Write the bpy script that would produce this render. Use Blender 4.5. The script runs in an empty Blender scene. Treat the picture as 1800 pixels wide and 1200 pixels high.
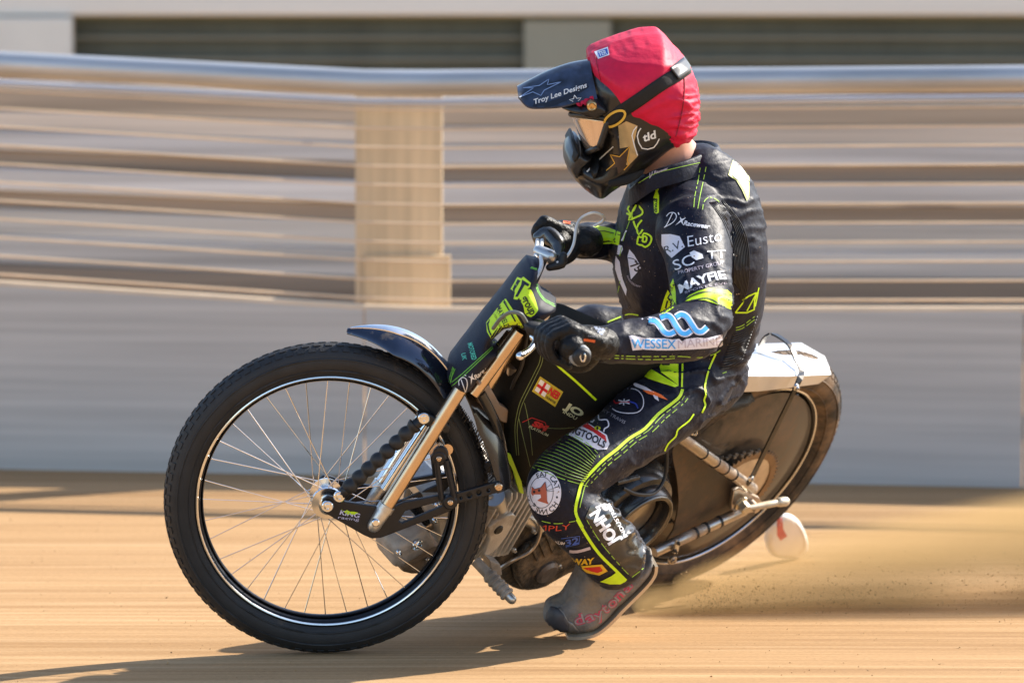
import bpy, bmesh, math, random
import numpy as np
from mathutils import Vector, Matrix, noise
from mathutils.bvhtree import BVHTree
from mathutils.geometry import delaunay_2d_cdt
R = math.radians
random.seed(7)
scene = bpy.context.scene
COL = scene.collection

# ------------------------------------------------------------------ camera
CAM_H, CAM_P, CAM_F = 1.621, 0.09181, 8630.0       # height, pitch, focal length in photo pixels (1800 wide)
cd = bpy.data.cameras.new('camera'); cam = bpy.data.objects.new('camera', cd); COL.objects.link(cam)
cam.location = (0, 0, CAM_H); cam.rotation_euler = (math.pi/2 - CAM_P, 0, 0)
cd.sensor_width = 36; cd.lens = CAM_F/1800*36; cd.clip_end = 2000; cd.clip_start = .1
cd.dof.use_dof = True; cd.dof.focus_distance = 10.45; cd.dof.aperture_fstop = 3.4
scene.camera = cam
# ------------------------------------------------------------------ sky, sun, exposure
SUN_DIR = Vector((0.84, 0.54, 0)).normalized(); SUN_EL = R(37)
w = bpy.data.worlds.new('World'); scene.world = w; w.use_nodes = True
nt = w.node_tree; bg = nt.nodes['Background']
sky = nt.nodes.new('ShaderNodeTexSky'); sky.sky_type = 'NISHITA'; sky.sun_disc = False
sky.sun_elevation = SUN_EL; sky.sun_rotation = math.atan2(SUN_DIR.x, SUN_DIR.y)
nt.links.new(sky.outputs[0], bg.inputs[0]); bg.inputs[1].default_value = 0.15
sl = bpy.data.lights.new('sun', 'SUN'); so = bpy.data.objects.new('sun', sl); COL.objects.link(so)
sl.energy = 5.0; sl.angle = R(.5); sl.color = (1, .93, .82)
sv = Vector((SUN_DIR.x*math.cos(SUN_EL), SUN_DIR.y*math.cos(SUN_EL), math.sin(SUN_EL)))
so.rotation_euler = sv.to_track_quat('Z', 'Y').to_euler(); so.location = sv*30
vs = scene.view_settings; vs.view_transform = 'Standard'; vs.look = 'None'; vs.gamma = 1; vs.exposure = 0.88

# ------------------------------------------------------------------ helpers
V = Vector
CF = V((0, math.cos(CAM_P), -math.sin(CAM_P))); CU = V((0, math.sin(CAM_P), math.cos(CAM_P))); CO = V((0, 0, CAM_H))
def ray(x, y): return CF + V((1, 0, 0))*((x-900)/CAM_F) - CU*((y-600)/CAM_F)
def W(x, y, d):                       # point of the place seen at (x, y), d metres into it
    r = ray(x, y); return CO + r*(d/r.y)
def G(x, y, z=0):
    r = ray(x, y); return CO + r*((z-CAM_H)/r.z)
class Plane:
    def __init__(s, o, h, n, u): s.o, s.h, s.n, s.u = V(o), V(h).normalized(), V(n).normalized(), V(u).normalized()
    def at(s, x, y, v=0):
        r = ray(x, y); return CO + r*(((s.o + s.n*v - CO) @ s.n)/(r @ s.n))
    def lc(s, x, y, v=0):
        q = s.at(x, y, v) - s.o; return (q @ s.h, q @ s.u)
    def wd(s, a, v, b): return s.o + s.h*a + s.n*v + s.u*b
def heading(psi, L):
    h = V((-math.cos(psi), -math.sin(psi), 0)); l = V((math.sin(psi), -math.cos(psi), 0)); z = V((0, 0, 1))
    return h, l*math.cos(L) - z*math.sin(L), z*math.cos(L) + l*math.sin(L)
CH = Plane((.4797, 11.2509, .2869), *heading(.8344, .6329))      # chassis: rear axle, forward, left, up
FR = Plane((-.3918, 10.3116, .3387), *heading(.1016, .2022))     # steered front end: front axle

MATS = {}
def mat(name, col, rough=.5, metal=0., var=.12, scale=25., bump=0., bscale=200., dirt=None, dirt_amt=.4, coat=0., stretch=(1, 1, 1), sheen=0., spec=.5, dscale=9.):
    if name in MATS: return MATS[name]
    m = bpy.data.materials.new(name); m.use_nodes = True; t = m.node_tree; b = t.nodes['Principled BSDF']
    L = t.links.new; N = t.nodes.new
    tc = N('ShaderNodeTexCoord'); mp = N('ShaderNodeMapping'); mp.inputs['Scale'].default_value = stretch
    L(tc.outputs['Object'], mp.inputs[0])
    nz = N('ShaderNodeTexNoise'); nz.inputs['Scale'].default_value = scale; nz.inputs['Detail'].default_value = 6
    L(mp.outputs[0], nz.inputs[0])
    c = V(col[:3])
    rp = N('ShaderNodeValToRGB'); rp.color_ramp.elements[0].position = .3; rp.color_ramp.elements[1].position = .7
    rp.color_ramp.elements[0].color = (*(c*(1-var)), 1); rp.color_ramp.elements[1].color = (*[min(1, x*(1+var)) for x in c], 1)
    L(nz.outputs[0], rp.inputs[0]); out = rp.outputs[0]
    if dirt:
        n2 = N('ShaderNodeTexNoise'); n2.inputs['Scale'].default_value = dscale; n2.inputs['Detail'].default_value = 9; n2.inputs['Roughness'].default_value = .68
        L(mp.outputs[0], n2.inputs[0])
        r2 = N('ShaderNodeValToRGB'); r2.color_ramp.elements[0].position = .62-.3*dirt_amt; r2.color_ramp.elements[1].position = .78-.2*dirt_amt
        L(n2.outputs[0], r2.inputs[0])
        mx = N('ShaderNodeMix'); mx.data_type = 'RGBA'; L(r2.outputs[0], mx.inputs[0]); L(out, mx.inputs[6]); mx.inputs[7].default_value = (*dirt, 1)
        out = mx.outputs[2]
        ma = N('ShaderNodeMapRange'); ma.inputs[3].default_value = rough; ma.inputs[4].default_value = max(rough, .8); L(r2.outputs[0], ma.inputs[0]); L(ma.outputs[0], b.inputs['Roughness'])
        if metal:
            mm = N('ShaderNodeMapRange'); mm.inputs[3].default_value = metal; mm.inputs[4].default_value = 0; L(r2.outputs[0], mm.inputs[0]); L(mm.outputs[0], b.inputs['Metallic'])
    else:
        b.inputs['Roughness'].default_value = rough; b.inputs['Metallic'].default_value = metal
    L(out, b.inputs['Base Color'])
    b.inputs['Coat Weight'].default_value = coat; b.inputs['Sheen Weight'].default_value = sheen
    b.inputs['Specular IOR Level'].default_value = spec
    if bump:
        n3 = N('ShaderNodeTexNoise'); n3.inputs['Scale'].default_value = bscale; n3.inputs['Detail'].default_value = 4
        L(mp.outputs[0], n3.inputs[0])
        bp = N('ShaderNodeBump'); bp.inputs['Strength'].default_value = bump; bp.inputs['Distance'].default_value = .01
        L(n3.outputs[0], bp.inputs['Height']); L(bp.outputs[0], b.inputs['Normal'])
    MATS[name] = m; return m

def props(o, label=None, cat=None, group=None, kind=None):
    if label: o['label'] = label
    if cat: o['category'] = cat
    if group: o['group'] = group
    if kind: o['kind'] = kind
    return o
def link(name, me, m=None, parent=None, smooth=True):
    o = bpy.data.objects.new(name, me); COL.objects.link(o)
    if m:
        for x in (m if isinstance(m, (list, tuple)) else [m]): me.materials.append(x)
    if smooth:
        me.polygons.foreach_set('use_smooth', [True]*len(me.polygons))
    if parent:
        o.parent = parent; o.matrix_parent_inverse = world_of(parent).inverted()
    return o
def world_of(o):
    m = Matrix.LocRotScale(o.location, o.rotation_euler, o.scale)
    return (world_of(o.parent) @ o.matrix_parent_inverse @ m) if o.parent else m
def empty(name, loc):
    o = bpy.data.objects.new(name, None); COL.objects.link(o); o.location = loc; o.empty_display_size = .1; return o
def sharp(o, ang=35):
    try: o.data.set_sharp_from_angle(angle=R(ang))
    except Exception: pass
    return o
class MB:                              # collects geometry of ONE object
    def __init__(s): s.v, s.f, s.mi = [], [], []
    def add(s, vs, fs, mi=0):
        k = len(s.v); s.v += [tuple(x) for x in vs]; s.f += [tuple(i+k for i in f) for f in fs]; s.mi += [mi]*len(fs); return s
    def build(s, name, m=None, parent=None, smooth=True, ang=38):
        me = bpy.data.meshes.new(name); me.from_pydata(s.v, [], s.f)
        me.polygons.foreach_set('material_index', s.mi)
        bm = bmesh.new(); bm.from_mesh(me); bmesh.ops.recalc_face_normals(bm, faces=bm.faces); bm.to_mesh(me); bm.free()
        o = link(name, me, m, parent, smooth)
        if smooth and ang: sharp(o, ang)
        return o
def catmull(P, k=4):
    P = [V(p) for p in P]
    if len(P) < 3 or k <= 1: return P
    out = []
    for i in range(len(P)-1):
        a = P[i-1] if i else P[0]*2-P[1]; b = P[i]; c = P[i+1]; d = P[i+2] if i+2 < len(P) else P[-1]*2-P[-2]
        for j in range(k):
            t = j/k
            out.append(.5*((2*b) + (c-a)*t + (2*a-5*b+4*c-d)*t*t + (3*b-a-3*c+d)*t**3))
    return out + [P[-1]]
def lerps(R_, k):
    out = []
    for i in range(len(R_)-1):
        out += [R_[i] + (R_[i+1]-R_[i])*j/k for j in range(k)]
    return out + [R_[-1]]
def tube(mb, P, rad, seg=10, k=1, caps='flat', mi=0, flat=None):
    n0 = len(P)
    if not isinstance(rad, (list, tuple)): rad = [rad]*n0
    if k > 1 and n0 > 2: P = catmull(P, k); rad = lerps(list(rad), k)
    P = [V(p) for p in P]; rad = list(rad)
    if caps == 'round':
        d0 = (P[0]-P[1]).normalized(); d1 = (P[-1]-P[-2]).normalized(); r0, r1 = rad[0], rad[-1]
        P = [P[0]+d0*r0*c for c in (.97, .8, .45)] + P + [P[-1]+d1*r1*c for c in (.45, .8, .97)]
        rad = [r0*c for c in (.25, .6, .89)] + rad + [r1*c for c in (.89, .6, .25)]
    n = len(P); T = [(P[min(i+1, n-1)]-P[max(i-1, 0)]).normalized() for i in range(n)]
    a = V((0, 0, 1)) if abs(T[0].z) < .9 else V((1, 0, 0))
    X = (a - T[0]*(a @ T[0])).normalized(); vs = []; 
    for i in range(n):
        X = (X - T[i]*(X @ T[i])).normalized(); Y = T[i].cross(X)
        for j in range(seg):
            t = 2*math.pi*j/seg; vs.append(P[i] + (X*math.cos(t) + Y*math.sin(t))*rad[i])
    fs = [(i*seg+j, i*seg+(j+1) % seg, (i+1)*seg+(j+1) % seg, (i+1)*seg+j) for i in range(n-1) for j in range(seg)]
    fs += [tuple(range(seg))[::-1], tuple(range((n-1)*seg, n*seg))]
    mb.add(vs, fs, mi); return mb
def T1(name, P, rad, m, parent, seg=12, k=1, caps='flat', ang=50):
    return tube(MB(), P, rad, seg, k, caps).build(name, m, parent, True, ang)
def lathe(mb, PL, prof, c=(0, 0), seg=64, mi=0, closed=False):
    # prof: (radius, v along the plane's normal); c = centre (a, b) in the plane
    vs = []; n = len(prof)
    for j in range(seg):
        t = 2*math.pi*j/seg
        for r, v in prof: vs.append(PL.wd(c[0]+r*math.cos(t), v, c[1]+r*math.sin(t)))
    m = n if closed else n-1
    fs = [(j*n+i, j*n+(i+1) % n, ((j+1) % seg)*n+(i+1) % n, ((j+1) % seg)*n+i) for j in range(seg) for i in range(m)]
    if not closed:
        for i in (0, n-1):
            if prof[i][0] > 1e-4: fs.append(tuple(j*n+i for j in range(seg)))
    mb.add(vs, fs, mi); return mb
def disc(mb, PL, px, v, r, th, seg=20, bev=.25, mi=0):     # round boss / bolt head centred at a pixel, face at v
    c = PL.lc(*px, v); b = min(th, r)*bev
    return lathe(mb, PL, [(0, v-th), (r, v-th), (r, v-b), (r-b, v), (0, v)], c, seg, mi)
def curve_mesh(loops, depth, bevel, res=2):
    cu = bpy.data.curves.new('c', 'CURVE'); cu.dimensions = '2D'; cu.fill_mode = 'BOTH'
    for lp in loops:
        s = cu.splines.new('POLY'); s.points.add(len(lp)-1); s.use_cyclic_u = True
        for i, p in enumerate(lp): s.points[i].co = (p[0], p[1], 0, 1)
    cu.extrude = max(depth/2-bevel, 1e-5); cu.bevel_depth = bevel; cu.bevel_resolution = res; cu.offset = -bevel
    ob = bpy.data.objects.new('c', cu); COL.objects.link(ob)
    dg = bpy.context.evaluated_depsgraph_get(); me = bpy.data.meshes.new_from_object(ob.evaluated_get(dg))
    bpy.data.objects.remove(ob); bpy.data.curves.remove(cu); return me
def circle_px(c, r, n=16, ry=None): return [(c[0]+r*math.cos(2*math.pi*i/n), c[1]+(ry or r)*math.sin(2*math.pi*i/n)) for i in range(n)]
def smooth2(P, k=4):
    Q = [V((p[0], p[1], 0)) for p in P]; n = len(Q); out = []
    for i in range(n):
        a, b, c, d = Q[i-1], Q[i], Q[(i+1) % n], Q[(i+2) % n]
        for j in range(k):
            t = j/k; q = .5*((2*b)+(c-a)*t+(2*a-5*b+4*c-d)*t*t+(3*b-a-3*c+d)*t**3); out.append((q.x, q.y))
    return out
def plate(name, PL, outline, v, th, m, parent, holes=(), bevel=.002, k=1, local=False):
    # outline in photo pixels seen on the left face (at v); slab goes to v-th
    if k > 1: outline = smooth2(outline, k)
    lo = [outline if local else [PL.lc(x, y, v) for x, y in outline]] + [[PL.lc(x, y, v) for x, y in h] for h in holes]
    me = curve_mesh(lo, th, bevel)
    for q in me.vertices: q.co = PL.wd(q.co.x, v-th/2+q.co.z, q.co.y)
    o = link(name, me, m, parent); sharp(o, 40); return o
def inside(poly, x, y):
    c = False; n = len(poly); j = n-1
    for i in range(n):
        xi, yi = poly[i]; xj, yj = poly[j]
        if (yi > y) != (yj > y) and x < (xj-xi)*(y-yi)/(yj-yi)+xi: c = not c
        j = i
    return c
def fill2(poly, step):
    # triangulated sheet over a 2D outline: points, triangles, distance of each point to the outline
    P = []
    for i in range(len(poly)):
        a, b = poly[i], poly[(i+1) % len(poly)]; L = math.hypot(b[0]-a[0], b[1]-a[1]); n = max(1, int(round(L/step)))
        P += [(a[0]+(b[0]-a[0])*j/n, a[1]+(b[1]-a[1])*j/n) for j in range(n)]
    nb = len(P); A = np.array(P); B = np.roll(A, -1, 0); ab = B-A; ll = (ab**2).sum(1)+1e-9
    def dist(x, y):
        q = np.array((x, y)); t = np.clip(((q-A)*ab).sum(1)/ll, 0, 1); return float(np.sqrt((((A+ab*t[:, None])-q)**2).sum(1)).min())
    xs = [p[0] for p in P]; ys = [p[1] for p in P]; inn = []; D = []
    y = min(ys); row = 0
    while y < max(ys):
        x = min(xs) + (step/2 if row % 2 else 0)
        while x < max(xs):
            if inside(poly, x, y):
                d = dist(x, y)
                if d > step*.45: inn.append((x, y)); D.append(d)
            x += step
        y += step*.87; row += 1
    res = delaunay_2d_cdt([V(p) for p in P+inn], [(i, (i+1) % nb) for i in range(nb)], [], 1, 1e-6)
    vo = [(q.x, q.y) for q in res[0]]; orig = res[3]; d0 = [0.]*nb + D
    dd = [max([d0[k] for k in o_] or [0]) for o_ in orig]
    return vo, [tuple(f) for f in res[2]], dd
def inflate(mb, PL, outline, hw, edge=None, v0=0., step=8, k=1, mi=0, power=2., vmap=0.):
    # a rounded body with this side view: half width hw (number or function of pixel), edges rounded over `edge` pixels
    if k > 1: outline = smooth2(outline, k)
    vo, fs, dd = fill2(outline, step); e = edge or max(dd); vs = []; nv = len(vo); top = {}; bot = {}
    for i, (x, y) in enumerate(vo):
        t = min(1, dd[i]/e); h = (hw(x, y) if callable(hw) else hw)*(1-(1-t)**power)**(1/power)
        p = PL.at(x, y, vmap)-PL.n*vmap
        if dd[i] <= 1e-6: top[i] = bot[i] = len(vs); vs.append(p+PL.n*v0)
        else:
            top[i] = len(vs); vs.append(p+PL.n*(v0+h)); bot[i] = len(vs); vs.append(p+PL.n*(v0-h))
    F = [tuple(top[i] for i in f) for f in fs] + [tuple(bot[i] for i in f)[::-1] for f in fs]
    F = [f for f in F if len(set(f)) == len(f)]
    seen = set(); F2 = []
    for f in F:
        kf = frozenset(f)
        if kf not in seen: seen.add(kf); F2.append(f)
    mb.add(vs, F2, mi); return mb
def remesh(mb, vox, it=3, fac=.5):
    me = bpy.data.meshes.new('r'); me.from_pydata(mb.v, [], mb.f)
    bm = bmesh.new(); bm.from_mesh(me); bmesh.ops.recalc_face_normals(bm, faces=bm.faces); bm.to_mesh(me); bm.free()
    ob = bpy.data.objects.new('r', me); COL.objects.link(ob)
    a = ob.modifiers.new('r', 'REMESH'); a.mode = 'VOXEL'; a.voxel_size = vox
    if it: b = ob.modifiers.new('s', 'SMOOTH'); b.factor = fac; b.iterations = it
    dg = bpy.context.evaluated_depsgraph_get(); out = bpy.data.meshes.new_from_object(ob.evaluated_get(dg))
    bpy.data.objects.remove(ob); bpy.data.meshes.remove(me); out.materials.clear(); return out
def bvh_of(me): return BVHTree.FromPolygons([v.co.copy() for v in me.vertices], [tuple(p.vertices) for p in me.polygons])

# ---- marks lying on a surface (lettering, stripes, patches, stitching)
class Decal:
    def __init__(s, bvh, parent, base=.0012, fine=1.): s.b, s.p, s.base, s.fine = bvh, parent, base, fine
    def cast(s, x, y, lvl=0):
        d = ray(x, y).normalized(); h = s.b.ray_cast(CO, d)
        return None if h[0] is None else h[0] - d*(s.base+lvl*.0006)
    def _map(s, mb, pts, fs, lvl, mi):
        q = [s.cast(x, y, lvl) for x, y in pts]; ok = {}; vs = []
        for i, p in enumerate(q):
            if p is not None: ok[i] = len(vs); vs.append(p)
        out = []
        for f in fs:
            if all(i in ok for i in f):
                c = [q[i] for i in f]
                if max((c[i]-c[i-1]).length for i in range(len(c))) < .045: out.append(tuple(ok[i] for i in f))
        mb.add(vs, out, mi)
    def poly(s, mb, outline, lvl=0, mi=0, step=6, k=1):
        if k > 1: outline = smooth2(outline, k)
        vo, fs, _ = fill2(outline, step*s.fine); s._map(mb, vo, fs, lvl, mi)
    def ribbon(s, mb, path, width, lvl=1, mi=0, k=4, dash=None, closed=False):
        P = [V((x, y, 0)) for x, y in path]
        if closed: P = P+[P[0]]
        P = catmull(P, k) if k > 1 else P
        Q = [P[0]]; 
        for a, b in zip(P, P[1:]):
            n = max(1, int((b-a).length/4)); Q += [a+(b-a)*(j+1)/n for j in range(n)]
        wv = width if isinstance(width, (list, tuple)) else (width, width)
        pts = []; n = len(Q); acc = 0; fs = []
        for i, q in enumerate(Q):
            t = (Q[min(i+1, n-1)]-Q[max(i-1, 0)]).normalized(); nn = V((t.y, -t.x, 0)); wd = (wv[0]+(wv[1]-wv[0])*i/max(1, n-1))/2
            pts += [((q+nn*wd).x, (q+nn*wd).y), ((q-nn*wd).x, (q-nn*wd).y)]
            if i:
                acc += (Q[i]-Q[i-1]).length
                if not dash or (acc % (dash[0]+dash[1])) < dash[0]: fs.append((2*i-2, 2*i-1, 2*i+1, 2*i))
        s._map(mb, pts, fs, lvl, mi)
    def cord(s, mb, path, r, k=4, mi=0, seg=5, lvl=0):
        P = catmull([V((x, y, 0)) for x, y in path], k); Q = []
        run = []
        for p in P:
            h = s.cast(p.x, p.y, lvl)
            if h is None or (run and (h-run[-1]).length > .022):
                if len(run) > 2: tube(mb, run, r, seg, 1, 'flat', mi)
                run = []
                if h is not None: run = [h]
            else: run.append(h)
        if len(run) > 2: tube(mb, run, r, seg, 1, 'flat', mi)
    def text(s, mb, txt, p0, p1, hgt, lvl=1, mi=0, bold=0., shear=0., arc=0., space=1., sub=7):
        # baseline from pixel p0 to p1, cap height hgt pixels; arc bends the baseline (pixels of sag)
        vo, fs = glyphs(txt, bold, space)
        if not vo: return
        x0 = min(v[0] for v in vo); x1 = max(v[0] for v in vo)
        dx, dy = p1[0]-p0[0], p1[1]-p0[1]; Ln = math.hypot(dx, dy); ux, uy = dx/Ln, dy/Ln; nx, ny = uy, -ux
        pts = []
        for gx, gy in vo:
            t = (gx-x0)/(x1-x0); yy = gy/.73*hgt; xx = t*Ln + shear*yy
            o = yy + arc*4*t*(1-t); pts.append((p0[0]+ux*xx+nx*o, p0[1]+uy*xx+ny*o))
        pts, fs = subdiv2(pts, fs, sub*s.fine); s._map(mb, pts, fs, lvl, mi)
    def ring_text(s, mb, txt, c, rx, ry, a0, a1, hgt, lvl=1, mi=0, bold=0., flip=False):
        n = len(txt)
        for i, ch in enumerate(txt):
            if ch == ' ': continue
            vo, fs = glyphs(ch, bold, 1); 
            x0 = min(v[0] for v in vo); x1 = max(v[0] for v in vo)
            a = R(a0+(a1-a0)*i/(n-1)); cx, cy = c[0]+rx*math.cos(a), c[1]+ry*math.sin(a)
            ux, uy = (-math.sin(a), math.cos(a)) if not flip else (math.sin(a), -math.cos(a)); nx, ny = uy, -ux
            pts = [(cx+ux*(g[0]-(x0+x1)/2)/.73*hgt+nx*(g[1]/.73-.5)*hgt, cy+uy*(g[0]-(x0+x1)/2)/.73*hgt+ny*(g[1]/.73-.5)*hgt) for g in vo]
            s._map(mb, pts, fs, lvl, mi)
_G = {}
def glyphs(txt, bold, space):
    key = (txt, bold, space)
    if key in _G: return _G[key]
    cu = bpy.data.curves.new('t', 'FONT'); cu.body = txt; cu.size = 1; cu.offset = bold; cu.resolution_u = 3; cu.space_character = space; cu.fill_mode = 'FRONT'
    ob = bpy.data.objects.new('t', cu); COL.objects.link(ob); dg = bpy.context.evaluated_depsgraph_get()
    me = bpy.data.meshes.new_from_object(ob.evaluated_get(dg)); _G[key] = ([(v.co.x, v.co.y) for v in me.vertices], [tuple(p.vertices) for p in me.polygons])
    bpy.data.objects.remove(ob); bpy.data.curves.remove(cu); bpy.data.meshes.remove(me); return _G[key]
def subdiv2(pts, fs, L):
    bm = bmesh.new(); vv = [bm.verts.new((x, y, 0)) for x, y in pts]
    for f in fs:
        try: bm.faces.new([vv[i] for i in f])
        except ValueError: pass
    for _ in range(4):
        e = [x for x in bm.edges if x.calc_length() > L]
        if not e: break
        bmesh.ops.subdivide_edges(bm, edges=e, cuts=1); bmesh.ops.triangulate(bm, faces=bm.faces)
    bm.verts.index_update(); o = ([(v.co.x, v.co.y) for v in bm.verts], [tuple(v.index for v in f.verts) for f in bm.faces]); bm.free(); return o

# ================================================================== the setting
def track_material():
    m = bpy.data.materials.new('shale'); m.use_nodes = True; t = m.node_tree; b = t.nodes['Principled BSDF']; N = t.nodes.new; L = t.links.new
    tc = N('ShaderNodeTexCoord')
    def nz(sx, sy, det=5, rough=.6, rot=0.):
        mp = N('ShaderNodeMapping'); mp.inputs['Scale'].default_value = (sx, sy, 1); mp.inputs['Rotation'].default_value = (0, 0, rot)
        L(tc.outputs['Object'], mp.inputs[0]); n = N('ShaderNodeTexNoise'); n.inputs['Scale'].default_value = 1; n.inputs['Detail'].default_value = det; n.inputs['Roughness'].default_value = rough; n.inputs['Distortion'].default_value = .5
        L(mp.outputs[0], n.inputs[0]); return n.outputs[0]
    def ramp(src, *st):
        r = N('ShaderNodeValToRGB'); e = r.color_ramp.elements
        while len(e) < len(st): e.new(.5)
        for x, (p, c) in zip(e, st): x.position = p; x.color = (*c, 1)
        L(src, r.inputs[0]); return r.outputs[0]
    def mix(fac, a, b_, mode='MIX'):
        x = N('ShaderNodeMix'); x.data_type = 'RGBA'; x.blend_type = mode
        if isinstance(fac, float): x.inputs[0].default_value = fac
        else: L(fac, x.inputs[0])
        L(a, x.inputs[6]); L(b_, x.inputs[7]); return x.outputs[2]
    fine = ramp(nz(.5, 26, 6, .7), (.36, (0.259, 0.136, 0.057)), (.5, (0.415, 0.243, 0.109)), (.62, (0.581, 0.384, 0.207)))     # tracks swept along the straight
    mid = ramp(nz(.22, 5.5, 5, .6, .02), (.40, (0.280, 0.152, 0.064)), (.60, (0.519, 0.323, 0.161)))
    big = ramp(nz(.15, .8, 3), (.3, (0.364, 0.213, 0.093)), (.7, (0.477, 0.304, 0.156)))
    c = mix(.28, mix(.45, fine, mid), big)
    grit = ramp(nz(90, 170, 3), (.3, (.8, .8, .8)), (.7, (1.12, 1.12, 1.12)))
    c = mix(.7, c, grit, 'MULTIPLY'); L(c, b.inputs['Base Color']); b.inputs['Roughness'].default_value = .95; b.inputs['Specular IOR Level'].default_value = .15
    bp = N('ShaderNodeBump'); bp.inputs['Strength'].default_value = .35; bp.inputs['Distance'].default_value = .012
    L(nz(1.2, 40, 6, .7), bp.inputs['Height']); L(bp.outputs[0], b.inputs['Normal']); return m
g = MB()
xs = [-300, -30, -8] + [x*.4 for x in range(-10, 15)] + [9, 30, 300]; ys = [-300, -20, 0, 6] + [7+.25*i for i in range(29)] + [16, 20, 40, 300]
vsx = [(x, y, .006*noise.noise(V((x*.5, y*2.1, 0))) if 7 < y < 14 and -5 < x < 7 else 0) for y in ys for x in xs]; nx = len(xs)
g.add(vsx, [(j*nx+i, j*nx+i+1, (j+1)*nx+i+1, (j+1)*nx+i) for j in range(len(ys)-1) for i in range(nx-1)])
props(g.build('dirt_track', track_material(), None, True, 0), 'tan shale race track swept into long streaks', kind='structure')

def grain(name, col, var=.25, rough=.8, metal=0., stretch=(1.2, 4, 40), bump=.15):
    return mat(name, col, rough, metal, var, 1.0, bump, 2.0, stretch=stretch)
M_kick = grain('grey_board', (.56, .51, .46), .14, .7, 0, (.7, 3, 34), .1)
M_rail = mat('galvanised_rail', (.50, .50, .50), .45, .55, .2, 1., stretch=(1.5, 8, 20))
M_wire = mat('fence_wire', (.80, .60, .40), .5, 0, .1, 8)
M_post = grain('pale_timber', (.62, .48, .31), .18, .75, 0, (30, 8, 1.4), .12)

BX = [-2600, -1200, -500, 0, 320, 640, 760, 1000, 1400, 1800, 2600, 4200]
BXL = lambda x: 823+34*x/1800
def interp(x, tab):
    for (a, p), (b, q) in zip(tab, tab[1:]):
        if x <= b: return p+(q-p)*(x-a)/(b-a)
    return tab[-1][1]
T_top = [(-2600, -80), (0, 94), (640, 126), (760, 127), (1800, 119), (4200, 100)]
T_kick = [(-2600, 320), (0, 501), (640, 543), (760, 547), (1800, 547), (4200, 547)]
def fence_pt(x, y, back=0.):
    B = G(x, BXL(x)); return W(x, y, B.y+back)
fence = props(empty('safety_fence', G(900, BXL(900))), 'grey board and wire safety fence with steel top rail behind the rider', 'fence')
def strip_solid(name, x0, x1, ytop, ybot, back, th, m, parent, bev=.004):
    X = [x0]+[x for x in BX if x0 < x < x1]+[x1]; vs = []
    for x in X:
        t = fence_pt(x, ytop(x), back); b = fence_pt(x, ybot(x), back); b = V((t.x, t.y, b.z)); d = V((0, th, 0)); c = V((0, bev, 0)); z = V((0, 0, bev))
        vs += [b+z*0, t-z, t+c, t+d-c, t+d-z, b+d]
    n = 6; fs = [(i*n+j, i*n+(j+1) % n, (i+1)*n+(j+1) % n, (i+1)*n+j) for i in range(len(X)-1) for j in range(n)]
    fs += [tuple(range(n)), tuple(range((len(X)-1)*n, len(X)*n))]
    return MB().add(vs, fs).build(name, m, parent, True, 30)
kick = lambda x: interp(x, T_kick)
for a, b in ((-2600, -620), (-617, 639), (641.5, 1798), (1801, 4200)):
    strip_solid('kick_board', a, b, kick, lambda x: BXL(x)+6, 0, .03, M_kick, fence)
cap = MB(); P = [fence_pt(x, kick(x)-2, .012) for x in BX]; tube(cap, P, .011, 8, 1); cap.build('board_capping', M_wire, fence)
P = [fence_pt(x, interp(x, T_top)+19, .06) for x in BX]; T1('top_rail', P, [.036]*len(P), M_rail, fence, 20)
P = [fence_pt(x, interp(x, T_top)+54, .10) for x in BX]
T1('lower_rail', P, [.011]*len(P), mat('pale_blue_rail', (.50, .53, .62), .4, .4, .1, 2), fence, 12)
for i in range(11):
    fr = (187+i*34-119)/(547-119)
    P = [fence_pt(x, interp(x, T_top)+fr*(kick(x)-interp(x, T_top)), .03) for x in BX]
    T1('strand_wire', P, .0034, M_wire, fence, 6)
# timber post with cleats where the two fence bays meet
post = props(empty('timber_post', G(705, BXL(705)-4)), 'pale tan timber post with a cleat board at its foot where the fence bays meet', 'post')
def board_px(name, x0, x1, y0, y1, d, th, m, parent, bev=.004, smooth=True):
    a = W(x0, y0, d); b = W(x1, y1, d); me = curve_mesh([[(a.x, b.z), (b.x, b.z), (b.x, a.z), (a.x, a.z)]], th, bev, 1)
    for q in me.vertices: q.co = (q.co.x, d+th/2-q.co.z, q.co.y)
    o = link(name, me, m, parent); return sharp(o, 40)
fy = fence_pt(705, 300).y
board_px('post_board', 624, 778, 166, 580, fy+.16, .05, M_post, post)
board_px('cleat_board', 640, 792, 449, 580, fy+.14, .02, grain('timber_warm', (.62, .46, .28), .15, .75, 0, (30, 8, 1.4)), post)

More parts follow.
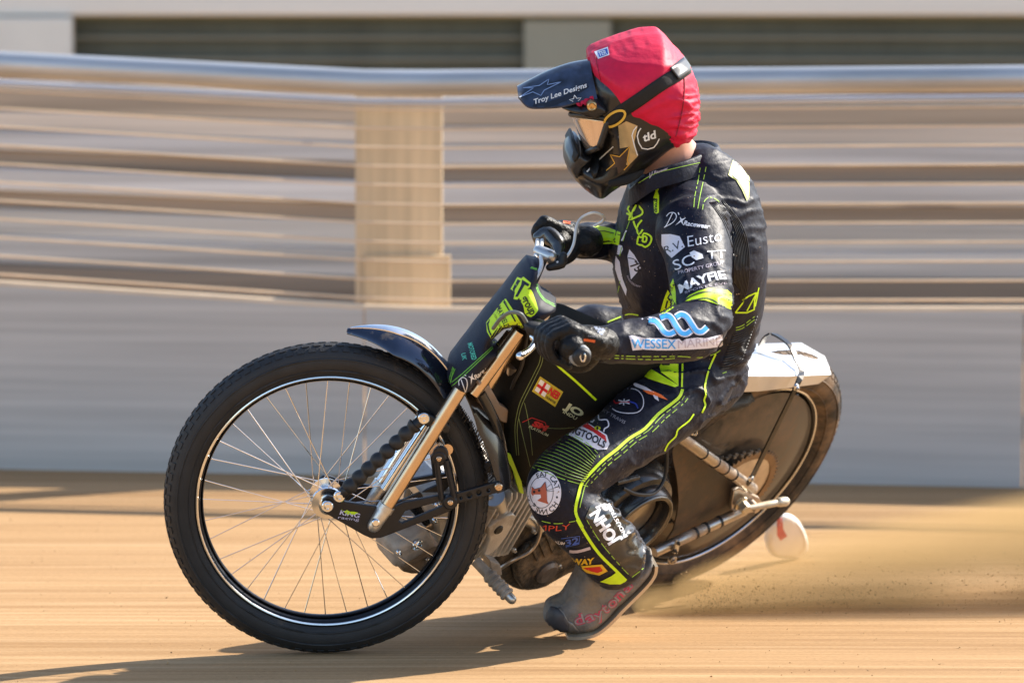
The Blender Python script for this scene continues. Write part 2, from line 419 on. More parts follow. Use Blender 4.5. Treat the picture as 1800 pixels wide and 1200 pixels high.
# weathered plank barrier beyond the wire
bar = props(empty('plank_barrier', (0, 15.2, 0)), 'weathered grey and brown horizontal plank barrier beyond the wire fence', 'barrier')
bands = [(128, 168, (.17, .10, .055)), (169, 184, (.46, .47, .52)), (184, 222, (.27, .20, .13)), (222, 256, (.36, .30, .24)), (256, 290, (.29, .29, .30)), (290, 322, (.19, .13, .08)),
         (322, 362, (.33, .325, .33)), (362, 393, (.20, .14, .09)), (393, 441, (.30, .28, .255)), (441, 491, (.275, .265, .255)), (491, 529, (.125, .098, .072)), (529, 590, (.145, .15, .16))]
T_off = [(-2600, -150), (0, -28), (320, -16), (760, 0), (1800, 0), (4200, 0)]
for i, (y0, y1, c) in enumerate(bands):
    m = grain('plank_paint_%d' % i, tuple(min(.8, (x*.6+.4*(sum(c)/3)*V((1.04, 1, .95))[k_])*1.75) for k_, x in enumerate(c)), .3, .8, 0, (.5, 5, 26), .2)
    vs = []; X = BX; back = 15.2 + .02*(i % 2) + .012*((i*7) % 3); th = .04
    for x in X:
        o = interp(x, T_off); t = W(x, y0+o+.6, back); b = W(x, y1+o-.6, back+.006); b = V((t.x, b.y, b.z)); d = V((0, th, 0)); z = V((0, 0, .004)); e = V((0, .004, 0))
        vs += [b+e, b+z, t-z, t+e, t+d, b+d]
    n = 6; fs = [(a*n+j, a*n+(j+1) % n, (a+1)*n+(j+1) % n, (a+1)*n+j) for a in range(len(X)-1) for j in range(n)] + [tuple(range(n)), tuple(range((len(X)-1)*n, len(X)*n))]
    MB().add(vs, fs).build('plank', m, bar, True, 30)
mp_ = mat('dark_post', (.10, .09, .08), .8)
for x in (-2.2, -.35, 1.5, 3.4):
    bx = MB(); a = V((x, 15.36, 0))
    bx.add([a+V((i*.05, j*.05, k*1.0)) for i in (-1, 1) for j in (0, 1) for k in (0, 1)], [(0, 1, 3, 2), (4, 5, 7, 6), (0, 1, 5, 4), (2, 3, 7, 6), (0, 2, 6, 4), (1, 3, 7, 5)])
    bx.build('barrier_post', mp_, bar, False)
# stand behind: dark green boarding, pale pillars, cream fascia
st = props(empty('grandstand', (0, 18, 0)), 'trackside stand with dark green boarding and cream fascia beam', 'grandstand')
M_gr = grain('green_boarding', (.10, .102, .074), .2, .75, 0, (6, 4, 2), .1)
M_cr = grain('cream_fascia', (.86, .78, .68), .08, .7, 0, (.4, 4, 14), .05)
M_pl = grain('pale_pillar', (.60, .55, .47), .08, .7, 0, (4, 4, 2), .05)
for k, (y0, y1) in enumerate(((33, 66.6), (67.4, 104.6), (105.4, 160), (161, 330))):
    board_px('boarding_panel', -2400, 4200, y0, y1, 18+.006*(k % 2), .04, M_gr, st)
M_bt = mat('olive_batten', (.22, .21, .16), .7, 0, .1, 3)
for y in (66.8, 105): board_px('batten', -2400, 4200, y-3.2, y+3.2, 17.975, .02, M_bt, st, .002)
board_px('fascia_beam', -2400, 4200, -160, 29, 17.9, .16, M_cr, st, .02)
board_px('fascia_edge', -2400, 4200, 29.6, 34, 17.95, .08, mat('green_edge', (.20, .20, .11), .7), st, .004)
board_px('pillar', -420, 128, 31, 330, 17.86, .10, mat('pillar_white', (.82, .76, .66), .7, 0, .05, 3), st, .01)
board_px('pillar', 921, 1074, 36, 330, 17.93, .05, mat('pillar_olive', (.30, .285, .215), .7, 0, .08, 3), st, .008)

# loose shale lying on the track
peb = MB(); rs = random.Random(11)
for i in range(3200):
    y = rs.uniform(9.75, 13.0); x = rs.uniform(-1.6, 1.9); z0 = .006*noise.noise(V((x*.5, y*2.1, 0))); s_ = rs.uniform(.0008, .0022)*(2 if rs.random() < .06 else 1)
    q = [V((rs.uniform(-1, 1), rs.uniform(-1, 1), rs.uniform(-.8, .8))).normalized()*s_ for _ in range(4)]
    peb.add([V((x, y, z0+s_*.3))+a for a in q], [(0, 1, 2), (0, 2, 3), (0, 3, 1), (1, 3, 2)])
props(peb.build('loose_shale', mat('shale_grit', (.42, .26, .12), .95), None, False), 'loose shale crumbs scattered over the track', kind='stuff')

# ================================================================== the motorcycle
c2 = lambda x, y: (530+x/3, 560+y/3)
c3 = lambda x, y: (760+x/3.75, 380+y/3.75)
c4 = lambda x, y: (840+x/6, 560+y/6)
ce = lambda x, y: (690+x/5, 820+y/5)
cr = lambda x, y: (1060+x/4.737, 800+y/4.737)
cm = lambda x, y: (1160+x/4.615, 570+y/4.615)
DUST = (.33, .20, .10)
M_tyre = mat('tyre_rubber', (.018, .018, .019), .62, 0, .2, 30, .15, 300, dirt=(.10, .07, .045), dirt_amt=.06, dscale=14)
M_tyre2 = mat('dusty_rubber', (.030, .024, .019), .75, 0, .3, 20, .15, 300, dirt=(.26, .16, .085), dirt_amt=.62, dscale=7)
M_blk = mat('black_anodised', (.012, .012, .014), .28, .6, .15, 40)
M_blkm = mat('matt_black_alloy', (.014, .014, .016), .42, .2, .15, 40, .08, 400)
M_chr = mat('polished_alloy', (.80, .80, .80), .16, 1, .04, 20)
M_alu = mat('raw_aluminium', (.62, .61, .59), .36, .9, .1, 30, .06, 300)
M_gold = mat('bronze_fork', (.66, .49, .33), .24, .95, .08, 20)
M_rub = mat('black_rubber', (.014, .014, .015), .5, 0, .15, 60, .1, 500)
M_neo = mat('navy_neoprene', (.011, .014, .028), .55, 0, .2, 300, .12, 900, sheen=.02, spec=.25)
M_neon = mat('neon_yellow', (.60, .88, .01), .55, 0, .05, 60)
M_neong = mat('neon_green', (.16, .50, .05), .6, 0, .05, 60)
M_white = mat('white_print', (.80, .80, .84), .55, 0, .10, 90)
M_red = mat('red_print', (.58, .015, .02), .55, 0, .05, 60)
M_tank = mat('black_cover_cloth', (.010, .010, .009), .7, 0, .2, 200, .15, 700, spec=.2)
M_eng = mat('cast_alloy', (.66, .63, .58), .45, .55, .12, 25, .12, 200, dirt=(.34, .24, .14), dirt_amt=.3)
M_case = mat('dirty_crankcase', (.05, .046, .042), .42, .4, .4, 30, .3, 90, dirt=(.24, .17, .105), dirt_amt=.5, dscale=16)
M_dplate = mat('dusty_chain_guard', (.045, .033, .024), .5, 0, .25, 10, .05, 200, dirt=(.17, .105, .06), dirt_amt=.5)
M_sil = mat('dusty_steel_tube', (.50, .44, .38), .3, .9, .15, 30, dirt=(.33, .21, .12), dirt_amt=.35)
M_carb = mat('dark_composite', (.02, .02, .021), .25, .1, .2, 40, coat=.4)
M_dirtc = mat('grey_dusty_casting', (.36, .33, .30), .55, .2, .3, 30, .25, 120, dirt=(.42, .30, .19), dirt_amt=.4)

bike = props(empty('motorcycle', (.1, 10.8, 0)), 'black speedway motorcycle leaning into a slide with its front wheel on opposite lock', 'motorcycle')

def wheel(PL, Rm, rt, m_tyre, label, nsp, rim_in, disc_cover=False):
    rim = MB(); w2 = .024
    lathe(rim, PL, [(rim_in+.026, -w2+.004), (rim_in+.026, w2-.004), (rim_in+.013, w2), (rim_in+.004, w2-.006), (rim_in, .006), (rim_in, -.006), (rim_in+.004, -w2+.006), (rim_in+.013, -w2)], seg=120, closed=True)
    wh = rim.build('wheel', M_blk, bike, True, 30); wh['label'] = label
    for s in (1, -1):
        lp = MB(); lathe(lp, PL, [(rim_in+.010+.0030*math.cos(t), s*w2*.98+.0030*math.sin(t)) for t in [k*math.pi/4 for k in range(8)]], seg=120, closed=True); lp.build('rim_lip', M_chr, wh)
    inner = MB(); lathe(inner, PL, [(rim_in-.0016+.0030*math.cos(t), .009*math.sin(t)) for t in [k*math.pi/4 for k in range(8)]], seg=120, closed=True); inner.build('rim_well', M_blk, wh)
    ty = MB(); lathe(ty, PL, [(Rm+rt*math.cos(t), rt*.98*math.sin(t)) for t in [2*math.pi*k/22 for k in range(22)]], seg=140, closed=True)
    for s in (1, -1):                  # bead and shoulder ridges
        for rr in (Rm-rt*.42, Rm+rt*.30):
            vv = math.sqrt(max(0, rt*rt-(rr-Rm)**2))*.98
            lathe(ty, PL, [(rr+.0022*math.cos(t), s*vv+.0022*math.sin(t)) for t in [k*math.pi/3 for k in range(6)]], seg=140, closed=True)
    ty.build('tyre', m_tyre, wh, True, 60)
    tr = MB(); nb = 88                 # tread blocks
    for j in range(nb):
        for q, ang in enumerate((-38, -13, 13, 38)):
            t0 = 2*math.pi*(j+(.5 if q % 2 else 0))/nb; dt = 2*math.pi/nb*.30; vs = []
            for rr in (rt*.97, rt+.0018):
                for a in (ang-7.5, ang+7.5):
                    for t in (t0-dt, t0+dt):
                        k = Rm+rr*math.cos(R(a)); vs.append(PL.wd(k*math.cos(t), rr*.98*math.sin(R(a)), k*math.sin(t)))
            tr.add(vs, [(4, 5, 7, 6), (0, 1, 5, 4), (2, 3, 7, 6), (0, 2, 6, 4), (1, 3, 7, 5)])
    tb = tr.build('tread', m_tyre, wh, False); tb['kind'] = 'stuff'
    for j in range(nsp):
        s = 1 if j % 2 else -1; t = 2*math.pi*j/nsp; dt = .42*(1 if (j//2) % 2 else -1); hr = .027 if not disc_cover else .05
        a = PL.wd(hr*math.cos(t+dt*2.4), s*.030, hr*math.sin(t+dt*2.4)); b = PL.wd((rim_in+.002)*math.cos(t), s*.004, (rim_in+.002)*math.sin(t))
        T1('spoke', [a, b], .0011, M_chr, wh, 6)
    return wh
fw = wheel(FR, .307, .036, M_tyre, 'large spoked front wheel with black rim and bright lips', 36, .2655)
hub = MB(); lathe(hub, FR, [(0, -.048), (.016, -.048), (.018, -.036), (.034, -.035), (.035, -.027), (.020, -.023), (.017, 0), (.020, .023), (.035, .027), (.034, .035), (.020, .036), (.020, .050), (.014, .053), (0, .053)], seg=40); hub.build('hub', M_chr, fw, True, 30)
rw = wheel(CH, .302, .044, M_tyre2, 'dusty rear wheel half hidden behind chain guard and leg', 32, .255, True)
hub = MB(); lathe(hub, CH, [(0, -.07), (.03, -.07), (.055, -.04), (.055, .035), (.03, .06), (.022, .09), (0, .09)], seg=40); hub.build('hub', M_sil, rw, True, 30)
dc = MB(); lathe(dc, CH, [(.06, .036), (.15, .044), (.235, .030), (.252, .022), (.252, .019), (.15, .040), (.06, .032)], seg=90, closed=True); dc.build('wheel_cover', mat('dusty_wheel_cover', (.030, .027, .024), .35, 0, .3, 12, dirt=(.17, .11, .065), dirt_amt=.5, dscale=6, coat=.3), rw)
dc = MB(); lathe(dc, CH, [(.06, -.036), (.15, -.044), (.252, -.022), (.252, -.019), (.15, -.040), (.06, -.032)], seg=90, closed=True); dc.build('wheel_cover', M_case, rw)
sp = MB(); pr = []
nT = 54
for j in range(nT*4):
    t = 2*math.pi*j/(nT*4); r_ = .118 if j % 4 in (0, 1) else .110; pr.append((r_*math.cos(t), r_*math.sin(t)))
me = curve_mesh([pr, [(.094*math.cos(2*math.pi*k/40), .094*math.sin(2*math.pi*k/40)) for k in range(40)]], .006, .0008, 1)
for q in me.vertices: q.co = CH.wd(q.co.x, .066+q.co.z, q.co.y)
link('sprocket', me, mat('bronze_sprocket', (.20, .13, .075), .4, .8, .2, 30), rw)
sc = MB(); lathe(sc, CH, [(.030, .060), (.094, .066), (.094, .062), (.030, .055)], seg=50, closed=True); sc.build('sprocket_carrier', M_sil, rw)
# chain: top and bottom run
n = 34
for s_, (A, B) in ((1, (CH.wd(0, .066, .116), CH.wd(.43, .066, .090))), (-1, (CH.wd(0, .066, -.116), CH.wd(.43, .066, -.02)))):
    ch = MB()
    for i in range(n):
        p = A.lerp(B, (i+.1)/n); q = A.lerp(B, (i+.9)/n); tube(ch, [p+CH.n*.003*(1 if i % 2 else -1), q+CH.n*.003*(1 if i % 2 else -1)], .0042, 5)
    o = ch.build('chain', M_case, bike, False); o['kind'] = 'stuff'

# ---- front fork and leading links
arm = [(105, 990), (112, 955), (140, 935), (180, 942), (230, 965), (395, 990), (470, 1000), (540, 968), (740, 928), (790, 926), (830, 917), (1000, 868), (1045, 860), (1066, 890), (1040, 916), (830, 972), (790, 1012), (700, 1048), (420, 1155), (372, 1159), (330, 1142), (120, 1022)]
armL = [FR.lc(*c2(*p), .075) for p in arm]
hl = [[(512, 1068), (548, 1014), (735, 962), (742, 988), (530, 1078)]] + [circle_px(c, r, 12) for c, r in (((885, 931), 14), ((935, 917), 13), ((985, 904), 10), ((840, 945), 7))]
for v in (.075, -.062):
    me = curve_mesh([armL]+[[FR.lc(*c2(*p), .075) for p in h] for h in hl], .012, .0018, 2)
    for q in me.vertices: q.co = FR.wd(q.co.x, v-.006+q.co.z, q.co.y)
    sharp(link('link_arm', me, M_blkm, bike), 40)
def bolt(PL, px, v, rpx_r, parent=bike, m=M_chr, name='bolt'):
    b = MB(); r = rpx_r; disc(b, PL, px, v, r, .007, 20); c = PL.lc(*px, v)
    lathe(b, PL, [(r*.62, v-.001), (r*.58, v+.004), (r*.30, v+.0045), (r*.26, v+.001), (0, v+.001)], c, 12); return b.build(name, m, parent, True, 30)
bolt(FR, c2(137, 992), .088, .0125, name='axle_nut'); bolt(FR, c2(200, 940), .086, .0125); bolt(FR, c2(645, 528), .086, .0125); bolt(FR, c2(725, 741), .088, .006, m=M_gold)
bolt(FR, c2(785, 971), .092, .006, m=M_gold); bolt(FR, c2(1040, 889), .086, .0085, m=M_gold)
b = MB(); disc(b, FR, c2(785, 971), .087, .016, .012, 24); b.build('bush', M_blkm, bike)
badge = MB(); disc(badge, FR, c2(725, 741), .084, .017, .012, 24); badge.build('bush', M_blkm, bike)
for v in (.078, -.070):
    q0, q1 = FR.lc(*c2(795, 440), .078), FR.lc(*c2(415, 1040), .078); ex = (q0[0]+(q0[0]-q1[0])*.12, q0[1]+(q0[1]-q1[1])*.12)
    P = [FR.wd(q1[0], v, q1[1]), FR.wd(q0[0], v, q0[1])]
    T1('fork_leg', [FR.wd(q1[0]*.93+q0[0]*.07, v, q1[1]*.93+q0[1]*.07), P[1], FR.wd(ex[0], v, ex[1])], .0152, M_gold if v > 0 else M_chr, bike, 20)
    T1('fork_collar', [P[0].lerp(P[1], .05), P[0].lerp(P[1], .10)], .0185, M_alu, bike, 20)
    T1('fork_slider', [P[0].lerp(P[1], .06), P[0].lerp(P[1], -.085)], [.0165, .0145], M_alu, bike, 20, caps='round')
T1('fork_damper', [FR.at(*c2(440, 900), .03), FR.at(*c2(660, 560), .03)], .011, M_chr, bike, 16)
b = MB(); disc(b, FR, c2(392, 1078), .098, .0085, .02, 18); b.build('bolt', M_chr, bike)
cl = [(640, 500), (690, 510), (720, 535), (780, 560), (782, 595), (755, 605), (690, 575), (640, 560), (612, 540), (615, 505)]
plate('fork_clamp', FR, [c2(*p) for p in cl], .080, .03, M_blkm, bike, bevel=.004, k=2)
# corrugated shock gaiter
A, B = FR.at(*c2(232, 905), .078), FR.at(*c2(600, 560), .078); P = []; rr = []
for i in range(67):
    t = i/66; s = abs(math.sin(t*math.pi*7.5)); P.append(A.lerp(B, t)); rr.append(.0105+.0060*s**.7)
T1('shock_gaiter', P, rr, M_rub, bike, 20, ang=80)
P2 = [FR.at(*c2(200, 940), .072), A]; T1('shock_eye', P2, .0125, M_blkm, bike, 16, caps='round'); T1('shock_eye', [B, FR.at(*c2(640, 528), .072)], .0115, M_blkm, bike, 16, caps='round')
# rocker links
for v in (.082, -.06):
    for a, b_ in (((712, 735), (738, 950)), ((762, 745), (805, 940))):
        p = FR.lc(*c2(*a), .082); q = FR.lc(*c2(*b_), .082)
        tube(MB(), [FR.wd(p[0], v, p[1]), FR.wd(q[0], v, q[1])], .0062, 8).build('rocker_link', M_blkm, bike)
    me = MB(); disc(me, FR, c2(735, 715), v, .0165, .010, 20)
    me.build('rocker_eye', M_blkm, bike)
T1('fork_brace', [FR.at(*c2(700, 700), -.06), FR.at(*c2(745, 655), .0), FR.at(*c2(770, 690), .07)], .012, M_gold, bike, 12, 3)
# crest and lettering on the link arm
dk = Decal(bvh_of([o for o in bpy.data.objects if o.name.startswith('link_arm')][0].data), [o for o in bpy.data.objects if o.name.startswith('link_arm')][0], .0006)
lm = MB(); dk.text(lm, 'KING', c2(200, 1030), c2(303, 1050), 8, 1, 0, .02, .15); dk.text(lm, 'racing', c2(192, 1052), c2(302, 1066), 5, 1, 0, 0, .2)
dk.poly(lm, [c2(*p) for p in ((205, 1000), (225, 1015), (240, 1008), (255, 1016), (275, 1016), (300, 1022), (280, 1032), (240, 1030))], 1, 1, 4)
lm.build('lettering', [mat('lilac_print', (.55, .55, .75), .5), M_neon], dk.p, False)

# ---- front mudguard: polished nose, black tail with dust fringe
def guard(name, a0, a1, r0, r1, wid, m, drop=.035, n=26, rise=None):
    mb = MB(); vs = []; K = 9
    for i in range(n+1):
        t = i/n; a = R(a0+(a1-a0)*t); rad = r0+(r1-r0)*t + (rise(t) if rise else 0); wv = wid*min(1, .12+2.2*t) if name == 'front_guard' else wid
        for th in (0, .0025):
            for k in range(K):
                s = -1+2*k/(K-1); rr = rad+th-drop*min(1, .2+2*t)*(abs(s)**2.2); vs.append(FR.wd(rr*math.cos(a), s*wv, rr*math.sin(a)))
    S = 2*K
    for i in range(n):
        for k in range(K-1):
            mb.add([], []); 
    fs = []
    for i in range(n):
        for k in range(K-1):
            o = i*S; fs.append((o+k, o+k+1, o+S+k+1, o+S+k)); o += K; fs.append((o+k, o+S+k, o+S+k+1, o+k+1))
        for k in (0, K-1): o = i*S; fs.append((o+k, o+K+k, o+S+K+k, o+S+k))
    for o in (0, n*S): fs += [(o+k, o+k+1, o+K+k+1, o+K+k) for k in range(K-1)]
    mb.add(vs, fs); return mb.build('mudguard', m, bike, True, 50)
M_guard = mat('polished_navy_guard', (.05, .06, .09), .12, .85, .2, 18, dirt=(.30, .20, .12), dirt_amt=.12, dscale=20, coat=.6)
gd = guard('front_guard', 96, 136, .374, .378, .060, M_guard, .040, rise=lambda t: .022*math.sin(math.pi*min(1, t*1.05)))
gd['label'] = 'polished nose of the front mudguard with chipped edge'
guard('front_guard', 97, 135.5, .3775, .3815, .024, mat('painted_guard_reflection', (.78, .79, .80), .18, .9, .1, 18, dirt=(.3, .2, .12), dirt_amt=.03, dscale=30), .006, rise=lambda t: .022*math.sin(math.pi*min(1, t*1.05)))  # added silver strip: white reflection along the guard's crown, put in as colour
guard('tail_guard', 137, 176, .384, .392, .055, M_carb, .035)
br = MB()
for i in range(46):
    a = R(140+34*i/46+random.uniform(-.3, .3)); r_ = .353; L_ = random.uniform(.006, .016)
    tube(br, [FR.wd(r_*math.cos(a), .054, r_*math.sin(a)), FR.wd((r_-L_)*math.cos(a+.02), .054, (r_-L_)*math.sin(a+.02))], .0011, 4)
o = br.build('guard_fringe', M_rub, bike, False); o['kind'] = 'stuff'

# ---- fork cover with lettering
cov = [(650, 328), (685, 338), (720, 330), (716, 380), (702, 470), (740, 530), (795, 562), (838, 592), (830, 645), (750, 705), (690, 760), (600, 778), (560, 752), (480, 770), (400, 845), (440, 880), (472, 905), (420, 965), (330, 1085), (270, 1172), (215, 1197), (150, 1178), (108, 1130), (100, 1090), (130, 990), (260, 820), (350, 700), (480, 540), (590, 390)]
mb = MB(); inflate(mb, FR, [c3(*p) for p in cov], .095, edge=30, v0=.015, step=5, vmap=.075)
cover = mb.build('fork_cover', M_neo, bike, True, 0); cover['label'] = 'navy neoprene fork cover with neon lettering'
D = Decal(bvh_of(cover.data), cover)
L_ = MB()
D.poly(L_, [c3(*p) for p in ((355, 700), (468, 552), (500, 590), (600, 752), (560, 745), (470, 770), (405, 840), (360, 760))], 0, 0, 5)
D.ribbon(L_, [c3(*p) for p in ((478, 545), (520, 610), (570, 690), (606, 755))], 3.2, 1, 0, 3); D.ribbon(L_, [c3(*p) for p in ((470, 560), (512, 630), (560, 715), (590, 760))], 2.6, 2, 1, 3)
D.ribbon(L_, [c3(*p) for p in ((362, 700), (375, 760), (412, 822))], 2.6, 2, 1, 3)
L_.build('neon_band', [M_neon, M_neo], cover, False)
L_ = MB(); D.text(L_, '17', c3(538, 410), c3(650, 462), 26, 1, 0, .09, -.2); D.text(L_, '17', c3(538, 410), c3(650, 462), 26, 3, 1, .01, -.2)
D.text(L_, '1', c3(505, 500), c3(540, 520), 22, 1, 0, .08, -.2); D.text(L_, '1', c3(507, 500), c3(538, 518), 22, 3, 1, .0, -.2)
L_.v.clear(); L_.f.clear(); L_.mi.clear()
D.poly(L_, [c3(*p) for p in ((515, 480), (560, 400), (585, 410), (600, 398), (650, 440), (642, 470), (620, 480), (560, 550), (535, 545), (545, 500))], 0, 0, 4)
D.poly(L_, [c3(*p) for p in ((528, 478), (562, 415), (580, 425), (545, 480), (538, 505))], 1, 1, 4); D.poly(L_, [c3(*p) for p in ((592, 418), (640, 448), (630, 462), (608, 452), (562, 532), (545, 530), (585, 452))], 1, 1, 4)
D.poly(L_, [c3(*p) for p in ((565, 520), (600, 480), (640, 480), (660, 500), (695, 600), (690, 630), (650, 665), (610, 640), (600, 590))], 0, 0, 4, 2)
D.text(L_, 'group', c3(582, 540), c3(648, 655), 15, 1, 1, .02, 0, 0, .95)
L_.build('lettering', [M_neon, M_neo], cover, False)
L_ = MB(); D.text(L_, 'MAYFIELD', c3(418, 600), c3(480, 742), 9.5, 1, 0, .015); D.text(L_, 'SPORTS EVENTS', c3(402, 640), c3(450, 750), 3.4, 1, 0, 0)
L_.build('lettering', mat('black_print', (.008, .008, .01), .6), cover, False)
L_ = MB(); D.text(L_, 'MOTORED', c3(232, 838), c3(262, 948), 9, 1, 0, .015); D.text(L_, 'UK', c3(190, 905), c3(200, 950), 8, 1, 0, .02)
L_.build('lettering', mat('turquoise_print', (.10, .60, .42), .55), cover, False)
def dracewear(D, L_, p, s, ang, mi=0):      # script initial with star tick and italic word
    ca, sa = math.cos(R(ang)), math.sin(R(ang)); T = lambda x, y: (p[0]+s*(x*ca-y*sa), p[1]+s*(x*sa+y*ca))
    D.ribbon(L_, [T(*q) for q in ((9, -24), (5, -12), (1, -1), (-2, 3), (2, 0), (12, -8), (17, -18), (13, -25), (4, -24), (-1, -17))], 1.5*s**.5, 1, mi, 4)
    D.ribbon(L_, [T(*q) for q in ((19, -27), (21, -23))], 1.8*s**.5, 1, mi, 1)
    D.poly(L_, [T(*q) for q in ((17, -3), (25, -14), (23, -20), (27, -16), (34, -20), (29, -13), (31, -6), (26, -11))], 1, mi, 3)
    D.text(L_, 'Racewear', T(31, -6), T(78, -6), 8.5*s, 1, mi, .03, .25)
L_ = MB(); dracewear(D, L_, c3(215, 1158), .92, -38); L_.build('lettering', M_white, cover, False)
L_ = MB()
for path in (((652, 334), (690, 345), (716, 338), (706, 400), (694, 470), (735, 540), (790, 572), (828, 598), (822, 640), (750, 700)), ((645, 340), (690, 352), (708, 345), (698, 400), (686, 472), (730, 548), (786, 582), (818, 602), (812, 636), (745, 695)),
             ((135, 992), (108, 1090), (116, 1128), (155, 1172), (215, 1188), (262, 1166), (320, 1085)), ((140, 1000), (120, 1100), (140, 1110), (400, 868)), ((150, 1005), (132, 1090), (395, 858))):
    D.ribbon(L_, [c3(*p) for p in path], 1.3, 1, 0, 3)
L_.build('stitching', M_neong, cover, False)

# ---- handlebar, levers, switchgear
bc = FR.lc(968, 500, 0)
def FRp(x, y, v): return FR.at(x, y, v)
T1('handlebar', [FRp(970, 415, -.40), FRp(955, 452, -.24), FRp(932, 508, -.10), FRp(925, 540, 0), FRp(940, 566, .10), FRp(985, 584, .22), FRp(1019, 624, .40)], .0112, M_blkm, bike, 14, 5)
T1('fork_tube', [FRp(912, 582, .075), FRp(850, 668, .075), FRp(832, 692, .075)], .0135, M_gold, bike, 18)
T1('fork_tube', [FRp(900, 585, .03), FRp(862, 634, .03)], .0135, M_gold, bike, 18)
T1('steering_stem', [FRp(938, 545, 0), FRp(885, 625, -.01), FRp(845, 690, -.01)], .02, M_gold, bike, 16)
T1('bar_clamp', [FRp(948, 525, -.05), FRp(950, 550, .05)], .021, M_alu, bike, 16)
GA, GB = FRp(985, 590, .26), FRp(1021, 626, .415)
T1('grip', [GA, GB], .0165, M_rub, bike, 18)
d_ = (GB-GA).normalized()
T1('grip_collar', [GB-d_*.020, GB-d_*.016, GB-d_*.004, GB], [.0175, .0225, .0225, .018], mat('grey_grip', (.22, .24, .26), .6, 0, .2, 300), bike, 22)
T1('bar_end', [GB, GB+d_*.010, GB+d_*.014], [.0185, .0185, .015], M_rub, bike, 22)
be = MB(); 
for s_ in (-1, 1):
    q = GB+d_*.0146+CU*.002; tube(be, [q+V((s_*.004, 0, .007)), q+V((s_*.005, 0, .0)), q+V((s_*.002, 0, -.008))], .0022, 6, 3, 'round')
be.build('end_badge', M_chr, bike)
# clutch perch + lever (left)
mb = MB(); inflate(mb, FR, [(921, 570), (930, 564), (950, 566), (967, 572), (969, 588), (960, 594), (940, 592), (926, 586)], .016, v0=.22, step=4, k=2, vmap=.22); mb.build('lever_perch', M_rub, bike, True, 0)
T1('clutch_lever', [FRp(938, 592, .22), FRp(942, 600, .235), FRp(930, 616, .27), FRp(914, 626, .30)], [.0095, .0075, .0062, .0085], M_chr, bike, 14, 4, 'round')
T1('clamp_block', [FRp(968, 584, .16), FRp(983, 568, .19)], .013, mat('pale_blue_clamp', (.42, .52, .66), .3, .5), bike, 10)
T1('clutch_cable', [FRp(925, 566, .22), FRp(915, 552, .24), FRp(897, 549, .22), FRp(880, 560, .18), FRp(867, 577, .13)], .0042, mat('grey_cable', (.16, .17, .15), .5), bike, 8, 6)
# throttle side (right, far)
M_wc = mat('white_cable', (.78, .77, .74), .4)
T1('throttle_housing', [FRp(948, 418, -.30), FRp(962, 412, -.30), FRp(978, 430, -.28), FRp(980, 448, -.26)], [.015, .019, .021, .014], mat('chrome_dark', (.10, .10, .10), .22, .8, .1), bike, 18, 4, 'round')
T1('bar_clamp', [FRp(948, 442, -.22), FRp(966, 451, -.2)], [.014, .016], M_alu, bike, 14, 1, 'round')
T1('kill_switch', [FRp(966, 470, -.19), FRp(985, 462, -.2), FRp(990, 450, -.2)], [.008, .014, .009], M_rub, bike, 14, 3, 'round')
for dx in (-2, 6):
    T1('throttle_cable', [FRp(947+dx, 422, -.28), FRp(944+dx, 445, -.22), FRp(942+dx*1.5, 470, -.12), FRp(935, 500, -.06)], .0046, M_wc, bike, 8, 5)
T1('kill_lanyard', [FRp(978, 462, -.19), FRp(995, 452, -.2), FRp(1008, 430, -.22), FRp(1013, 400, -.25), FRp(1022, 383, -.27), FRp(1043, 374, -.27), FRp(1060, 380, -.28), FRp(1060, 388, -.30), FRp(1045, 397, -.31)], .0032, M_wc, bike, 8, 6)

# ---- chassis: tank cover, frame, engine
tk = [(950, 603), (948, 632), (940, 650), (924, 680), (912, 703), (905, 728), (902, 755), (905, 800), (918, 850), (948, 880), (1010, 850), (1100, 790), (1220, 730), (1260, 690), (1240, 650), (1120, 620), (1040, 585), (985, 575)]
mb = MB(); nvec = CH
tkw = [CH.lc(x, y, .085) for x, y in tk]
me = curve_mesh([tkw], .11, .022, 4)
for q in me.vertices: q.co = CH.wd(q.co.x, .03+q.co.z, q.co.y)
tank = link('tank_cover', me, M_tank, bike); sharp(tank, 40); tank['label'] = 'black cloth tank cover with sponsor patches'
D = Decal(bvh_of(me), tank)
L_ = MB(); D.ribbon(L_, [(949, 607), (962, 622), (982, 644), (1010, 668), (1048, 703)], 4, 0, 0, 3); L_.build('stripe', M_neon, tank, False)
L_ = MB(); fp = lambda s, t: (949.3+(935-949.3)*t+(990-949.3)*s, 661+(687.5-661)*t+(688.5-661)*s)
D.poly(L_, [fp(0, 0), fp(1, 0), fp(1, 1), fp(0, 1)], 0, 0); D.poly(L_, [fp(.07, .13), fp(.5, .13), fp(.5, .87), fp(.07, .87)], 1, 1)
D.poly(L_, [fp(.25, .13), fp(.34, .13), fp(.34, .87), fp(.25, .87)], 2, 2); D.poly(L_, [fp(.07, .43), fp(.5, .43), fp(.5, .6), fp(.07, .6)], 2, 2)
D.text(L_, 'NEB', fp(.53, .58), fp(.95, .58), 13, 2, 2, .05); D.text(L_, 'DUNSTER', fp(.54, .86), fp(.95, .86), 4, 2, 3, .02)
L_.build('patch', [mat('mustard', (.50, .40, .03), .6), M_white, M_red, M_neo], tank, False)
M_crm = mat('cream_print', (.66, .66, .40), .6)
L_ = MB(); D.text(L_, 'JO', (990, 716), (1022, 733), 12, 1, 0, .05, .1); D.text(L_, 'INDU', (989, 725), (1012, 738), 6, 1, 0, .02, .1)
D.text(L_, 'PLATINUM', (929, 751), (962, 767), 5, 1, 0, .01, .2); L_.build('lettering', M_crm, tank, False)
